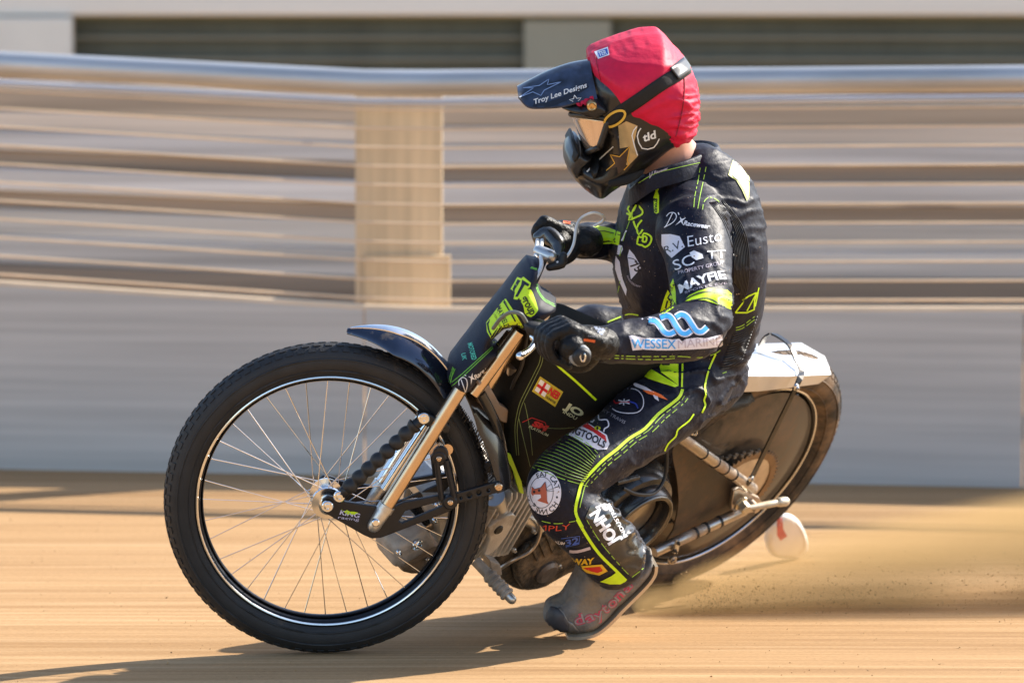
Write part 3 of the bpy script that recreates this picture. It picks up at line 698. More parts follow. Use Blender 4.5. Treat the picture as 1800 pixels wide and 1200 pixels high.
L_ = MB(); D.text(L_, 'SM', (934, 747), (959, 757), 10, 1, 0, .06, .3); D.ribbon(L_, [(918, 742), (935, 734), (958, 742), (962, 752), (950, 760)], 1.2, 1, 0, 1); L_.build('lettering', M_red, tank, False)
L_ = MB()
for p in (((951, 608), (949, 634), (940, 654), (925, 684), (914, 707), (908, 730), (905, 757), (908, 800)), ((955, 612), (953, 636), (944, 657), (929, 687), (918, 710), (912, 732), (909, 757), (912, 800)), ((922, 708), (927, 730), (932, 760), (936, 800)), ((912, 735), (920, 770), (932, 820)), ((962, 752), (985, 753), (1010, 751))):
    D.ribbon(L_, p, 1.0, 1, 0, 3)
L_.build('stitching', mat('olive_thread', (.22, .28, .10), .7), tank, False)
# frame rails and small pipes seen around the cover
T1('frame_tube', [CH.at(905, 640, .03), CH.at(893, 720, .03), CH.at(900, 820, .03)], .016, M_sil, bike, 14, 4)
T1('frame_tube', [CH.at(925, 625, .0), CH.at(918, 660, .03), CH.at(900, 700, .05)], .011, M_gold, bike, 14, 4)
T1('frame_tube', [CH.wd(.72, .05, -.17), CH.wd(.45, .05, -.17), CH.wd(.2, .06, -.06)], .013, M_case, bike, 12, 3)
T1('frame_tube', [CH.wd(.95, 0, .36), CH.wd(.6, 0, .30), CH.wd(.22, 0, .24), CH.wd(.0, 0, .27)], .016, M_case, bike, 12, 4)
T1('cable', [CH.at(930, 575, .04), CH.at(918, 640, .06), CH.at(905, 668, .06), CH.at(897, 690, .05)], .004, M_rub, bike, 8, 5)
T1('breather_pipe', [CH.at(845, 690, .06), CH.at(872, 745, .09), CH.at(884, 800, .10), CH.at(880, 850, .11)], .0105, M_carb, bike, 12, 5)
plate('head_gusset', CH, [(838, 690), (868, 700), (900, 760), (905, 840), (885, 850), (868, 800), (850, 740)], .05, .04, M_case, bike, bevel=.005, k=2)
plate('neon_flash', CH, [(880, 788), (898, 799), (917, 846), (921, 868), (914, 866), (904, 830), (893, 806), (880, 796)], .088, .006, M_neon, bike, bevel=.001)
plate('head_cover', CH, [(842, 672), (862, 680), (880, 712), (897, 722), (893, 745), (872, 735), (852, 722), (845, 700)], .062, .02, mat('grey_dusty_plastic', (.30, .24, .2), .6, 0, .3, 14, dirt=(.35, .22, .13), dirt_amt=.5), bike, bevel=.004, k=2)
# engine: laid-down finned cylinder in chassis space
ec = CH.lc(880, 925, .085)
M_fin = M_eng
for i in range(9):
    a = ec[0]-.075+i*.0165; hh = .098 if i < 7 else .082
    lo = [(-.085+.02*k_, 0) for k_ in range(1)]
    me = curve_mesh([[(-.082, -hh), (.082, -hh), (.090, -hh+.012), (.090, hh-.012), (.082, hh), (-.082, hh), (-.09, hh-.012), (-.09, -hh+.012)]], .0055, .0012, 1)
    for q in me.vertices: q.co = CH.wd(a+q.co.z, q.co.x, ec[1]+q.co.y)
    sharp(link('cooling_fin', me, M_fin, bike), 40)
me = curve_mesh([[(-.07, -.082), (.07, -.082), (.07, .082), (-.07, .082)]], .175, .008, 2)
for q in me.vertices: q.co = CH.wd(ec[0]-.012+q.co.z, q.co.x, ec[1]+q.co.y)
sharp(link('cylinder_barrel', me, M_eng, bike), 40)
plate('cylinder_boss', CH, [ce(*p) for p in ((850, 540), (1010, 430), (1090, 440), (1000, 620), (880, 760), (800, 780), (850, 640))], .098, .02, M_eng, bike, bevel=.004, k=2)
b = MB(); disc(b, CH, ce(940, 563), .102, .012, .01, 20); b.build('boss_plug', M_case, bike)
plate('cylinder_head', CH, [(762, 890), (800, 870), (842, 880), (850, 925), (822, 985), (796, 1000), (772, 960), (768, 925)], .075, .15, M_eng, bike, bevel=.008)
for p in ((400, 345), (500, 480), (378, 480), (320, 830)): bolt(CH, ce(*p), .080, .006)
T1('inlet_stub', [CH.at(868, 872, .07), CH.at(882, 905, .07)], [.024, .020], M_alu, bike, 20); T1('hose_clip', [CH.at(880, 900, .07), CH.at(885, 912, .07)], .026, M_rub, bike, 20)
T1('carburettor', [CH.at(742, 852, -.02), CH.at(742, 885, .0), CH.at(750, 900, .02)], [.036, .042, .03], M_carb, bike, 20, 3, 'round')
plate('rocker_box', CH, [ce(*p) for p in ((325, 570), (345, 600), (392, 690), (375, 720), (80, 900), (42, 905), (30, 860), (38, 790), (65, 740), (120, 690))], .10, .085, M_dirtc, bike, bevel=.016)
plate('magneto_cover', CH, [ce(*p) for p in ((85, 900), (240, 790), (400, 700), (480, 680), (500, 760), (400, 900), (290, 960), (180, 962), (110, 945))], .07, .10, mat('dark_casting', (.12, .10, .085), .55, .3, .3, 30, .2, 120, dirt=(.25, .17, .1), dirt_amt=.4), bike, bevel=.014)
bolt(CH, ce(226, 697), .107, .014); bolt(CH, ce(65, 760), .102, .006)
T1('exhaust_stub', [CH.at(*ce(345, 610), .05), CH.at(*ce(460, 560), .04)], .024, mat('blued_steel', (.42, .38, .36), .28, .95, .3, 15), bike, 20)
sp_ = MB(); 
for i in range(9): p = CH.at(*ce(300+10*i, 555-6*i), .06); lathe(sp_, CH, [(.012+.002*math.cos(t), .06+.002*math.sin(t)) for t in (0, 2, 4)], CH.lc(*ce(300+10*i, 555-6*i), .06), 10, closed=True)
sp_.build('spring', M_sil, bike)
plate('crankcase', CH, [(868, 975), (888, 945), (925, 905), (985, 880), (1080, 880), (1130, 930), (1120, 985), (1050, 1000), (1000, 1012), (960, 1035), (930, 1042), (905, 1037), (885, 1020)], .075, .13, M_case, bike, bevel=.016, k=2)
plate('crankcase_cover', CH, [(905, 1000), (930, 960), (1000, 925), (1045, 945), (1030, 985), (985, 1005), (950, 1030), (920, 1036)], .092, .02, M_case, bike, bevel=.007, k=2)
b = MB(); disc(b, CH, (966, 1010), .105, .030, .018, 26, .4); b.build('oil_cap', mat('worn_cap', (.16, .14, .13), .4, .5, .4, 30, .1, 100, dirt=(.20, .14, .09), dirt_amt=.4), bike)
for p in ((905, 968), (940, 935), (990, 912), (1035, 935), (1020, 975), (985, 996)): bolt(CH, p, .096, .0055, m=M_alu)
for p in ((800, 900), (812, 935), (830, 905), (806, 968)): bolt(CH, p, .080, .006, m=M_alu)
T1('oil_pipe', [CH.at(870, 1005, .085), CH.at(900, 985, .10), CH.at(935, 965, .105), CH.at(950, 930, .10), CH.at(940, 895, .09)], .0048, M_sil, bike, 8, 6)
for k in range(5): plate('case_rib', CH, [(930+14*k, 952-7*k), (934+14*k, 950-7*k), (948+14*k, 985-7*k), (944+14*k, 987-7*k)], .0965, .006, M_case, bike, bevel=.001)
T1('pushrod_tube', [CH.at(868, 962, .06), CH.at(925, 1000, .06)], .011, M_alu, bike, 14); T1('pushrod_tube', [CH.at(915, 905, .07), CH.at(950, 925, .08)], .016, M_alu, bike, 14)
# footrest
A, B = CH.at(836, 985, .10), CH.at(893, 1046, .20)
n = 48; P = []; rr = []
for i in range(n+1):
    t = i/n; P.append(A.lerp(B, t)); rr.append(.0145+(.0022 if (i//3) % 2 else 0) if t > .38 else .012)
T1('footrest', P, rr, M_dirtc, bike, 14, ang=30); d_ = (B-A).normalized(); T1('footrest_tip', [B-d_*.004, B+d_*.012], .0105, M_alu, bike, 14, 1, 'round')
plate('footrest_bracket', CH, [(862, 985), (880, 992), (884, 1010), (876, 1014), (862, 1000)], .12, .03, M_dirtc, bike, bevel=.004)
# primary drive / clutch
cc = CH.lc(1117, 915, .13)
cl_ = MB(); lathe(cl_, CH, [(.03, .02), (.125, .02), (.13, .05), (.128, .09), (.112, .118), (.100, .122), (.098, .135), (.090, .148), (.078, .148), (.073, .138), (.072, .10), (.03, .095)], cc, 72)
cl_.build('clutch_cover', M_carb, bike, True, 30)
cl_ = MB(); lathe(cl_, CH, [(0, .09), (.066, .09), (.066, .118), (.04, .124), (.018, .124), (0, .128)], cc, 48); cl_.build('clutch_drum', M_sil, bike, True, 30)
cl_ = MB(); lathe(cl_, CH, [(.084+.0065*math.cos(t), .148+.0065*math.sin(t)) for t in [k*math.pi/5 for k in range(10)]], cc, 64, closed=True); cl_.build('clutch_rim', mat('dark_chrome', (.16, .15, .14), .2, .9, .2), bike)
T1('clutch_arm', [CH.at(1095, 858, .17), CH.at(1120, 868, .18), CH.at(1150, 866, .17), CH.at(1168, 840, .15), CH.at(1172, 800, .13), CH.at(1166, 770, .12)], .0042, M_rub, bike, 8, 6)
T1('cable_adjuster', [CH.at(1084, 848, .16), CH.at(1122, 838, .16)], .006, M_case, bike, 12)
# chain guard, swing tubes, rear axle
plate('chain_guard', CH, [(1182, 792), (1205, 776), (1300, 848), (1318, 872), (1300, 900), (1262, 918), (1172, 958), (1184, 930), (1193, 880), (1188, 830)], .092, .004, M_dplate, bike, bevel=.001, k=2)
A, B = CH.at(1196, 768, .118), CH.at(1322, 858, .118)
T1('stay_tube', [A, B], .0135, M_sil, bike, 18, 1, 'round')
for t in (.30, .47, .60, .72):
    p = A.lerp(B, t); d_ = (B-A).normalized(); T1('cable_tie', [p-d_*.002, p+d_*.002], .0152, M_rub, bike, 16)
A, B = CH.at(1150, 970, .115), CH.at(1308, 896, .115)
T1('swing_arm', [A, B], .0125, M_sil, bike, 18)
for t in (.45, .57, .72):
    p = A.lerp(B, t); d_ = (B-A).normalized(); T1('cable_tie', [p-d_*.003, p+d_*.003], .0142, M_rub, bike, 16)
plate('axle_plate', CH, [(1290, 862), (1300, 858), (1335, 875), (1342, 888), (1325, 900), (1300, 905), (1285, 895)], .112, .01, M_sil, bike, bevel=.002)
plate('tube_bracket', CH, [cr(*p) for p in ((610, 710), (645, 715), (625, 820), (590, 820))], .135, .006, M_alu, bike, bevel=.0015)
bolt(CH, cr(630, 735), .138, .005, m=M_case); bolt(CH, cr(607, 800), .138, .005, m=M_case); bolt(CH, cr(585, 880), .12, .012, m=M_sil)
T1('axle_spindle', [CH.wd(0, -.11, 0), CH.wd(0, .14, 0)], .0095, M_sil, bike, 14)
hx = MB(); c0 = CH.lc(1311, 894, .14); lathe(hx, CH, [(0, .118), (.019, .118), (.019, .124), (.0135, .125), (.0135, .142), (.011, .145), (0, .145)], c0, 6); hx.build('axle_nut', mat('zinc_nut', (.60, .54, .42), .35, .85, .15), bike, False)
T1('lifting_bar', [CH.at(1316, 892, .135), CH.at(1340, 888, .14), CH.at(1372, 882, .145)], [.0055, .0085, .0085], mat('cream_bar', (.62, .54, .42), .4, .5, .15, dirt=(.4, .28, .16), dirt_amt=.3), bike, 14)
T1('bar_knob', [CH.at(1370, 882, .145), CH.at(1380, 881, .147)], .0115, mat('cream_bar', ()), bike, 16, 1, 'round')
# rear mudguard: folded aluminium
M_mud = mat('folded_aluminium', (.74, .74, .74), .34, .55, .05, 12, dirt=(.45, .33, .22), dirt_amt=.05, bump=.05, bscale=15)
rows = [[(1262, 640, -.105), (1302, 609, -.105), (1330, 604, -.105), (1408, 602, -.105), (1450, 626, -.09)], [(1258, 650, .03), (1296, 632, .05), (1330, 633, .055), (1406, 635, .055), (1456, 641, .03)],
        [(1250, 668, .10), (1284, 661, .115), (1330, 661, .115), (1392, 661, .11), (1461, 658, .06)], [(1270, 690, .105), (1308, 688, .11), (1335, 687, .11), (1382, 682, .105), (1440, 674, .06)]]
mb = MB(); vs = []
for rI, r_ in enumerate(rows):
    for p in r_: vs.append(CH.at(*p))
for rI, r_ in enumerate(rows):
    for p in r_: vs.append(CH.at(*p) - CH.u*.003 - CH.n*(.002 if rI > 1 else 0))
nC = 5; fs = []
for a in range(3):
    for b_ in range(nC-1):
        q = (a*nC+b_, a*nC+b_+1, (a+1)*nC+b_+1, (a+1)*nC+b_); fs.append(q); fs.append(tuple(i+20 for i in q[::-1]))
for b_ in range(nC-1):
    for a in (0, 3): fs.append((a*nC+b_, a*nC+b_+1, a*nC+b_+21, a*nC+b_+20))
for a in range(3):
    for b_ in (0, nC-1): fs.append((a*nC+b_, (a+1)*nC+b_, (a+1)*nC+b_+20, a*nC+b_+20))
mb.add(vs, fs); mg = mb.build('mudguard', M_mud, bike, False); mg['label'] = 'folded bare aluminium rear mudguard'
mb = MB(); inflate(mb, CH, [(1180, 680), (1230, 662), (1290, 655), (1300, 668), (1260, 690), (1200, 700)], .09, v0=0, step=6, k=2); mb.build('seat', M_rub, bike, True, 0)
def strap(name, pts, wdir, wd, th, m, k=3, parent=None):
    P = catmull(pts, k); mb = MB(); vs = []; n = len(P)
    for i, p in enumerate(P):
        t = (P[min(i+1, n-1)]-P[max(i-1, 0)]).normalized(); s_ = (wdir-t*(wdir @ t)).normalized(); q = t.cross(s_)
        vs += [p+s_*wd/2+q*th/2, p-s_*wd/2+q*th/2, p-s_*wd/2-q*th/2, p+s_*wd/2-q*th/2]
    fs = [(i*4+j, i*4+(j+1) % 4, i*4+4+(j+1) % 4, i*4+4+j) for i in range(n-1) for j in range(4)] + [(0, 1, 2, 3), tuple(range(4*n-4, 4*n))]
    mb.add(vs, fs); return mb.build(name, m, parent or bike, False)
M_stay = mat('dark_steel_strip', (.06, .055, .05), .35, .8, .2)
strap('guard_stay', [CH.at(*p) for p in ((1337, 606, -.05), (1348, 590, -.04), (1362, 588, -.03), (1388, 606, .03), (1400, 632, .07), (1409, 652, .10), (1400, 678, .135), (1360, 760, .135), (1322, 838, .13), (1312, 852, .13))], CH.h, .014, .004, M_stay, 3)
bolt(CH, cm(1112, 517), .142, .008); bolt(CH, (1322, 842), .137, .008); bolt(CH, cm(285, 880), .13, .009)
# dirt deflector behind the rear wheel
mb = MB(); inflate(mb, CH, [(1346, 958), (1346, 935), (1362, 912), (1384, 902), (1402, 912), (1416, 936), (1420, 958), (1410, 974), (1385, 980), (1358, 976)], .012, edge=8, v0=-.02, step=5, k=3, vmap=-.02)
df = mb.build('dirt_deflector', mat('white_plastic', (.80, .74, .66), .45, 0, .05, 20, dirt=(.62, .45, .30), dirt_amt=.15), bike, True, 0); df['label'] = 'round white plastic dirt deflector trailing the rear tyre'
D = Decal(bvh_of(df.data), df); L_ = MB(); D.poly(L_, [(1366, 912), (1375, 908), (1377, 930), (1384, 942), (1372, 950), (1366, 940)], 0, 0, 4); D.ribbon(L_, [(1400, 918), (1412, 942), (1413, 962), (1404, 972)], 1.5, 0, 1); L_.build('mark', [mat('faded_red', (.62, .16, .12), .6), mat('tan_line', (.5, .35, .22), .6)], df, False)
T1('deflector_bracket', [CH.at(1356, 930, -.03), CH.at(1320, 925, -.06), CH.wd(0, -.1, 0)], .006, M_sil, bike, 8)

# ================================================================== the rider
M_suit = mat('navy_race_suit', (.0068, .0085, .020), .5, 0, .25, 120, .22, 60, sheen=.03, spec=.22)
M_skin = mat('skin', (.62, .33, .24), .5, 0, .1, 40)
M_glove = mat('black_glove', (.009, .009, .010), .45, 0, .25, 80, .5, 90, sheen=.02, spec=.25)
M_thread = mat('lime_thread', (.32, .55, .05), .7)
M_pat = mat('lilac_white_patch', (.74, .72, .80), .55, 0, .03, 40)
M_ink = mat('dark_ink', (.010, .011, .02), .6)
TN = V((.24, -.86, -.45)).normalized(); TU = (V((0, 0, 1))-TN*TN.z).normalized(); TH = TU.cross(TN)
TP = Plane(W(1215, 470, 10.64), TH, TN, TU)                 # torso: side-on plane, leaning with the bike
def px2m(d): return d/CAM_F
def limb(mb, js, k=5, seg=20):                              # joints (px, py, depth, radius px)
    tube(mb, [W(x, y, d) for x, y, d, r in js], [r*px2m(d) for x, y, d, r in js], seg, k, 'round')
torso = [(1112, 335), (1135, 308), (1180, 285), (1225, 262), (1262, 264), (1296, 285), (1322, 315), (1337, 360), (1341, 420), (1340, 480), (1334, 540), (1322, 590), (1308, 628), (1290, 660), (1262, 700), (1235, 722), (1190, 710), (1150, 680), (1120, 620), (1098, 560), (1087, 520), (1080, 478), (1088, 440), (1097, 400), (1104, 365)]
def hwid(x, y):
    return .185 - .055*max(0, min(1, (y-430)/130)) - .085*max(0, min(1, (400-y)/120))
Larm = [(1215, 405, 10.40, 66), (1226, 440, 10.36, 62), (1230, 490, 10.28, 56), (1232, 540, 10.20, 55), (1225, 572, 10.15, 55), (1195, 588, 10.10, 50), (1140, 598, 10.05, 42), (1085, 604, 10.0, 37), (1066, 605, 9.985, 36)]
Rarm = [(1150, 365, 10.86, 55), (1140, 400, 10.84, 46), (1100, 425, 10.76, 38), (1062, 424, 10.70, 34), (1022, 424, 10.655, 32)]
Lleg = [(1215, 655, 10.70, 82), (1190, 690, 10.64, 76), (1140, 735, 10.56, 67), (1080, 780, 10.47, 60), (1015, 818, 10.38, 58), (976, 852, 10.33, 52), (990, 890, 10.34, 53), (1035, 928, 10.40, 60), (1062, 958, 10.45, 59), (1080, 978, 10.48, 59)]
Rleg = [(1230, 650, 10.98, 78), (1150, 615, 10.96, 66), (1060, 585, 10.92, 48), (1030, 585, 10.90, 44), (1030, 640, 10.93, 44), (1050, 720, 10.98, 46), (1070, 800, 11.03, 40)]
neck = [(1160, 225, 10.50, 52), (1168, 262, 10.52, 50), (1185, 300, 10.56, 62), (1200, 350, 10.60, 80)]
# body: one continuous figure under the leathers
mb = MB()
sc_ = lambda js, s: [(x, y, d, r*s) for x, y, d, r in js]
cx_, cy_ = 1215, 480
inflate(mb, TP, [(cx_+(x-cx_)*.9, cy_+(y-cy_)*.9) for x, y in torso], lambda x, y: hwid(x, y)*.86, step=14, k=2)
for l in (Larm, Rarm, Lleg, Rleg): limb(mb, sc_(l, .8), 3, 12)
limb(mb, neck, 4, 24)
limb(mb, [(1125, 150, 10.47, 58), (1118, 190, 10.46, 62), (1095, 225, 10.455, 50), (1085, 250, 10.455, 36)], 4, 20)       # skull, face, jaw
limb(mb, [(1064, 205, 10.455, 10), (1052, 218, 10.455, 9)], 1, 10)                                                     # nose
for l in (((1066, 605, 9.985, 26), (1020, 600, 9.95, 24)), ((1022, 424, 10.655, 22), (990, 412, 10.64, 22))): limb(mb, list(l), 1, 12)
limb(mb, [(1086, 985, 10.52, 26), (1092, 1030, 10.58, 14), (1050, 1068, 10.58, 9)], 3, 12); limb(mb, [(1070, 800, 11.03, 32), (1075, 850, 11.05, 30), (1020, 870, 11.0, 24)], 3, 12)
body = link('person', remesh(mb, .010, 3), M_skin, None)
props(body, 'rider in navy race suit and red-covered helmet sitting on the motorcycle, left boot down', 'person')
# ---- race suit
mb = MB(); inflate(mb, TP, torso, hwid, step=9, k=2, power=2.3)
for l in (Larm, Rarm, Lleg, Rleg): limb(mb, l)
limb(mb, [(1212, 362, 10.48, 56), (1220, 400, 10.42, 66)], 1)                       # shoulder cap
limb(mb, [(1240, 655, 10.80, 78), (1200, 668, 10.72, 84)], 1)
me = remesh(mb, .0062, 5, .5)
Pts = [W(*q[:3]) for q in ((1255, 545, 10.2), (1085, 604, 10.0), (1140, 640, 10.62), (1055, 905, 10.4), (1120, 880, 10.5), (1230, 640, 10.7), (1280, 380, 10.5), (1110, 420, 10.7), (1075, 985, 10.5))]
amp = (.010, .006, .011, .006, .006, .010, .007, .008, .005); rad = (.10, .07, .12, .10, .10, .12, .10, .08, .08)
me.update(); nrm = [v.normal.copy() for v in me.vertices]
for v, nn in zip(me.vertices, nrm):
    p = v.co; d = .0016*noise.noise(p*14)+.0010*noise.noise(p*32)
    for c, a, r_ in zip(Pts, amp, rad):
        q = (p-c).length
        if q < r_*1.6:
            wgt = max(0, 1-(q/(r_*1.6))**2); t = noise.noise(V((p.x*9+3, p.y*9, p.z*30)))+.6*noise.noise(V((p.x*24, p.y*12, p.z*40+5)))
            d += a*wgt*(max(0, 1-abs(t)*3.2)**1.5*.9-.25)
    v.co = p+nn*d
suit = link('race_suit', me, M_suit, body, True)
suit['label'] = 'navy black race suit with neon yellow panels and sponsor patches'
sb = bvh_of(me)
# collar
mb = MB(); 
ring = [(1108, 330, 10.50), (1128, 312, 10.43), (1152, 297, 10.42), (1196, 284, 10.44), (1234, 269, 10.50), (1258, 257, 10.58), (1250, 250, 10.68), (1220, 248, 10.74), (1180, 262, 10.72), (1135, 290, 10.66), (1110, 318, 10.58)]
n = len(ring); vs = []; P = [W(*p) for p in ring]; P = catmull(P+[P[0]], 4)[:-1]; n = len(P); cen = sum(P, V())/n
axis = (W(1175, 245, 10.55)-W(1190, 305, 10.58)).normalized()
for p in P:
    o_ = (p-cen); o_ = (o_-axis*(o_ @ axis)).normalized()
    vs += [p+o_*.014-axis*.040, p+o_*.006-axis*.004, p+o_*.002, p-o_*.004-axis*.004, p-o_*.002-axis*.040]
m_ = 5; mb.add(vs, [(i*m_+j, i*m_+j+1, ((i+1) % n)*m_+j+1, ((i+1) % n)*m_+j) for i in range(n) for j in range(m_-1)])
col = mb.build('collar', M_suit, suit, True, 0)

# ---- left hand in a black glove, closed round the grip
def hand(name, PLp, wrist, knuck, pip, dip, tip, vs_, thumb, parent, rw, extra=None, fill=None):
    mb = MB()
    for i, v in enumerate(vs_):
        s = (.86, 1.0, 1.04, 1.0)[i]; ox, oy = -6*i, -4*i
        f = lambda p, vv=v: FR.at(p[0]+ox, p[1]+oy, vv)
        wv = rw[1]+(v-rw[1])*.55
        tube(mb, [FR.at(wrist[0], wrist[1], wv), f(knuck)], [.017, .0155*s], 14, 1, 'round')
        tube(mb, [f(knuck), f(pip), f(dip), f(tip)], [.0145*s, .0132*s, .0118*s, .0100*s], 12, 3, 'round')
    tube(mb, [FR.at(*p) for p in thumb], [.016, .0155, .0125, .0105], 12, 3, 'round')
    if extra: tube(mb, [FR.at(*p[:3]) for p in extra], [p[3] for p in extra], 16, 3, 'round')
    ga, gb = FR.at(fill[0], fill[1], min(vs_)-.008), FR.at(fill[2], fill[3], max(vs_)+.008); tube(mb, [ga, gb], .0265, 18, 1, 'round')
    return link(name, remesh(mb, .0038, 3, .5), M_glove, parent, True)
gl = hand('glove', FR, (1055, 602), (1003, 578), (968, 594), (972, 628), (1000, 644), (.385, .362, .337, .312), [(1050, 618, .33), (1030, 640, .30), (1008, 645, .29), (992, 640, .29)], body, (1055, .345), [(1064, 605, .325, .033), (1055, 603, .335, .035), (1030, 598, .345, .033)], (994, 602, 1006, 610))
gl['label'] = 'black glove closed round the near handlebar grip'
gr_ = hand('glove', FR, (1018, 420), (975, 402), (961, 420), (972, 445), (990, 450), (-.40, -.375, -.35, -.325), [(1015, 430, -.33), (1000, 450, -.31), (985, 458, -.30), (975, 455, -.30)], body, (1018, -.36), [(1032, 424, -.35, .036), (1012, 420, -.36, .036), (990, 412, -.36, .033)], (978, 420, 984, 428))
gr_['label'] = 'black glove on the far throttle grip'
for o_, marks in ((gl, [((1026, 597), (1046, 600))]), (gr_, [((990, 390), (1008, 392))])):
    D = Decal(bvh_of(o_.data), o_); L_ = MB()
    for a, b in marks: D.ribbon(L_, [a, b], 4.5, 0, 0, 1)
    L_.build('tab', mat('orange_tab', (.75, .12, .02), .6), o_, False)
D = Decal(bvh_of(gl.data), gl); L_ = MB(); D.poly(L_, [(1039, 567), (1056, 570), (1064, 580), (1058, 589), (1050, 583)], 0, 0, 4); 
for q in ((1046, 572), (1052, 575), (1050, 580), (1056, 581)): D.poly(L_, circle_px(q, 1.8, 5), 1, 1, 3)
L_.build('wrist_badge', [mat('grey_badge', (.25, .29, .38), .4), M_ink], gl, False)
L_ = MB(); D.text(L_, 'PALMER', (1034, 592), (1048, 593), 3.2, 0); L_.build('lettering', mat('grey_print', (.3, .3, .32), .6), gl, False)

# ---- left boot with steel shoe
BN = V((.20, -.93, -.30)).normalized(); BU = (V((0, 0, 1))-BN*BN.z).normalized(); BP = Plane(W(1050, 1050, 10.57), BU.cross(BN), BN, BU)
cb = lambda x, y: (940+x/7.5, 980+y/7.5)
boot = [(615, 150), (575, 250), (520, 370), (450, 490), (400, 560), (330, 600), (220, 640), (172, 720), (152, 830), (165, 890), (240, 965), (330, 1010), (420, 1027), (560, 1030), (700, 1015), (800, 985), (905, 915), (1040, 790), (1130, 690), (1260, 560), (1390, 430), (1500, 310), (1585, 170), (1595, 60), (1570, -60), (1450, 20), (1300, 160), (1100, 250), (900, 240), (740, 150)]
bw = lambda x, y: .046+.010*max(0, min(1, (1050-y)/80))
mb = MB(); inflate(mb, BP, [cb(*p) for p in boot], bw, edge=26, step=5, k=2, power=2.2, vmap=.03)
bme = remesh(mb, .004, 3); 
for v in bme.vertices: v.co += v.normal*.0022*noise.noise(v.co*22)
M_boot = mat('dusty_boot_leather', (.17, .16, .15), .6, 0, .35, 30, .35, 120, dirt=(.26, .20, .135), dirt_amt=.5, dscale=13)
bt = link('boot', bme, M_boot, body, True); bt['label'] = 'dusty dark boot skimming the track with pink lettering'
sl_ = strap('sole', [BP.at(*cb(*p), .03)-BN*.03 for p in ((420, 1024), (560, 1026), (700, 1008), (800, 975), (905, 905), (1040, 780), (1130, 682), (1260, 552), (1390, 424), (1500, 305), (1572, 190), (1588, 80))], BN, .088, .007, mat('worn_steel_sole', (.62, .52, .40), .35, .6, .12, 20, dirt=(.5, .36, .22), dirt_amt=.35), 3, bt)
DB = Decal(bvh_of(bme), bt, .0008); L_ = MB(); DB.poly(L_, [cb(*p) for p in ((225, 645), (172, 725), (156, 830), (170, 890), (245, 960), (330, 1003), (425, 1018), (440, 960), (430, 840), (380, 740), (310, 670))], 0, 0, 4); o = L_.build('toe_cap', mat('toe_rubber', (.05, .05, .058), .45, 0, .2, 40, dirt=(.2, .15, .1), dirt_amt=.3), bt, True, 0); md = o.modifiers.new('s', 'SOLIDIFY'); md.thickness = .004; L_ = MB(); DB.poly(L_, [cb(*p) for p in ((330, 650), (380, 720), (440, 830), (490, 850), (600, 985), (540, 1000), (440, 960), (425, 850), (370, 750), (300, 680))], 0, 0, 4); o = L_.build('toe_strap', mat('scuffed_metal', (.20, .19, .18), .4, .5, .3, dirt=(.3, .22, .14), dirt_amt=.5), bt, True, 0); md = o.modifiers.new('s', 'SOLIDIFY'); md.thickness = .003
D = Decal(bvh_of(bme), bt); L_ = MB()
word = 'daytona'; pts = [cb(*p) for p in ((600, 830), (745, 790), (870, 755), (960, 680), (1055, 600), (1150, 500), (1255, 385))]
for lv, mi, bold in ((0, 0, .055), (2, 1, -.01)):
    for ch, p, an in zip(word, pts, (-18, -25, -32, -38, -42, -45, -48)):
        c_, s_ = math.cos(R(an)), math.sin(R(an)); h = 18; wd_ = 9 if ch != 't' else 6
        D.text(L_, ch, (p[0]-c_*wd_-s_*0-(-s_)*0+s_*-5*0, p[1]-s_*wd_+c_*6), (p[0]+c_*wd_, p[1]+s_*wd_+c_*6), h, lv, mi, bold)
L_.build('lettering', [mat('pink_print', (.55, .06, .12), .6, dirt=(.3, .2, .14), dirt_amt=.35, dscale=20), mat('pale_print', (.30, .27, .27), .6)], bt, False)
mb = MB(); limb(mb, [(1070, 800, 11.03, 34), (1075, 850, 11.05, 34), (1040, 872, 11.02, 30), (1000, 880, 10.98, 26)], 4); rb = link('boot', remesh(mb, .006, 3), M_boot, body); rb['label'] = 'far boot on the footrest hidden behind the engine'

# ---- helmet (side-on plane of the head)
HN = V((.10, -.95, -.28)).normalized(); HU = (V((0, 0, 1))-HN*HN.z).normalized(); HP = Plane(W(1110, 195, 10.47), HU.cross(HN), HN, HU)
ch1 = lambda x, y: (880+x/3.53, 40+y/3.53)
shell = [(1036, 112), (1073, 84), (1110, 70), (1152, 66), (1186, 92), (1212, 125), (1219, 170), (1213, 214), (1188, 244), (1176, 251), (1150, 274), (1132, 289), (1105, 310), (1078, 329), (1060, 343), (1046, 344), (1028, 332), (1010, 316), (998, 300), (996, 287), (1004, 268), (1018, 261), (1030, 266), (1042, 262), (1046, 240), (1040, 215), (1030, 200), (1015, 190), (1020, 160), (1026, 135)]
def shw(x, y): return .130 - .040*max(0, min(1, (y-235)/90)) - .020*max(0, min(1, (1060-x)/60))
mb = MB(); inflate(mb, HP, shell, shw, edge=62, step=6, k=2, power=2.2)
hm = remesh(mb, .0045, 4)
M_shell = mat('gloss_black_shell', (.012, .012, .013), .3, .1, .2, 30, coat=.25, dirt=(.10, .08, .055), dirt_amt=.08, dscale=40)
hel = link('helmet', hm, M_shell, body); hel['label'] = 'black and gold motocross helmet with red cloth cover'
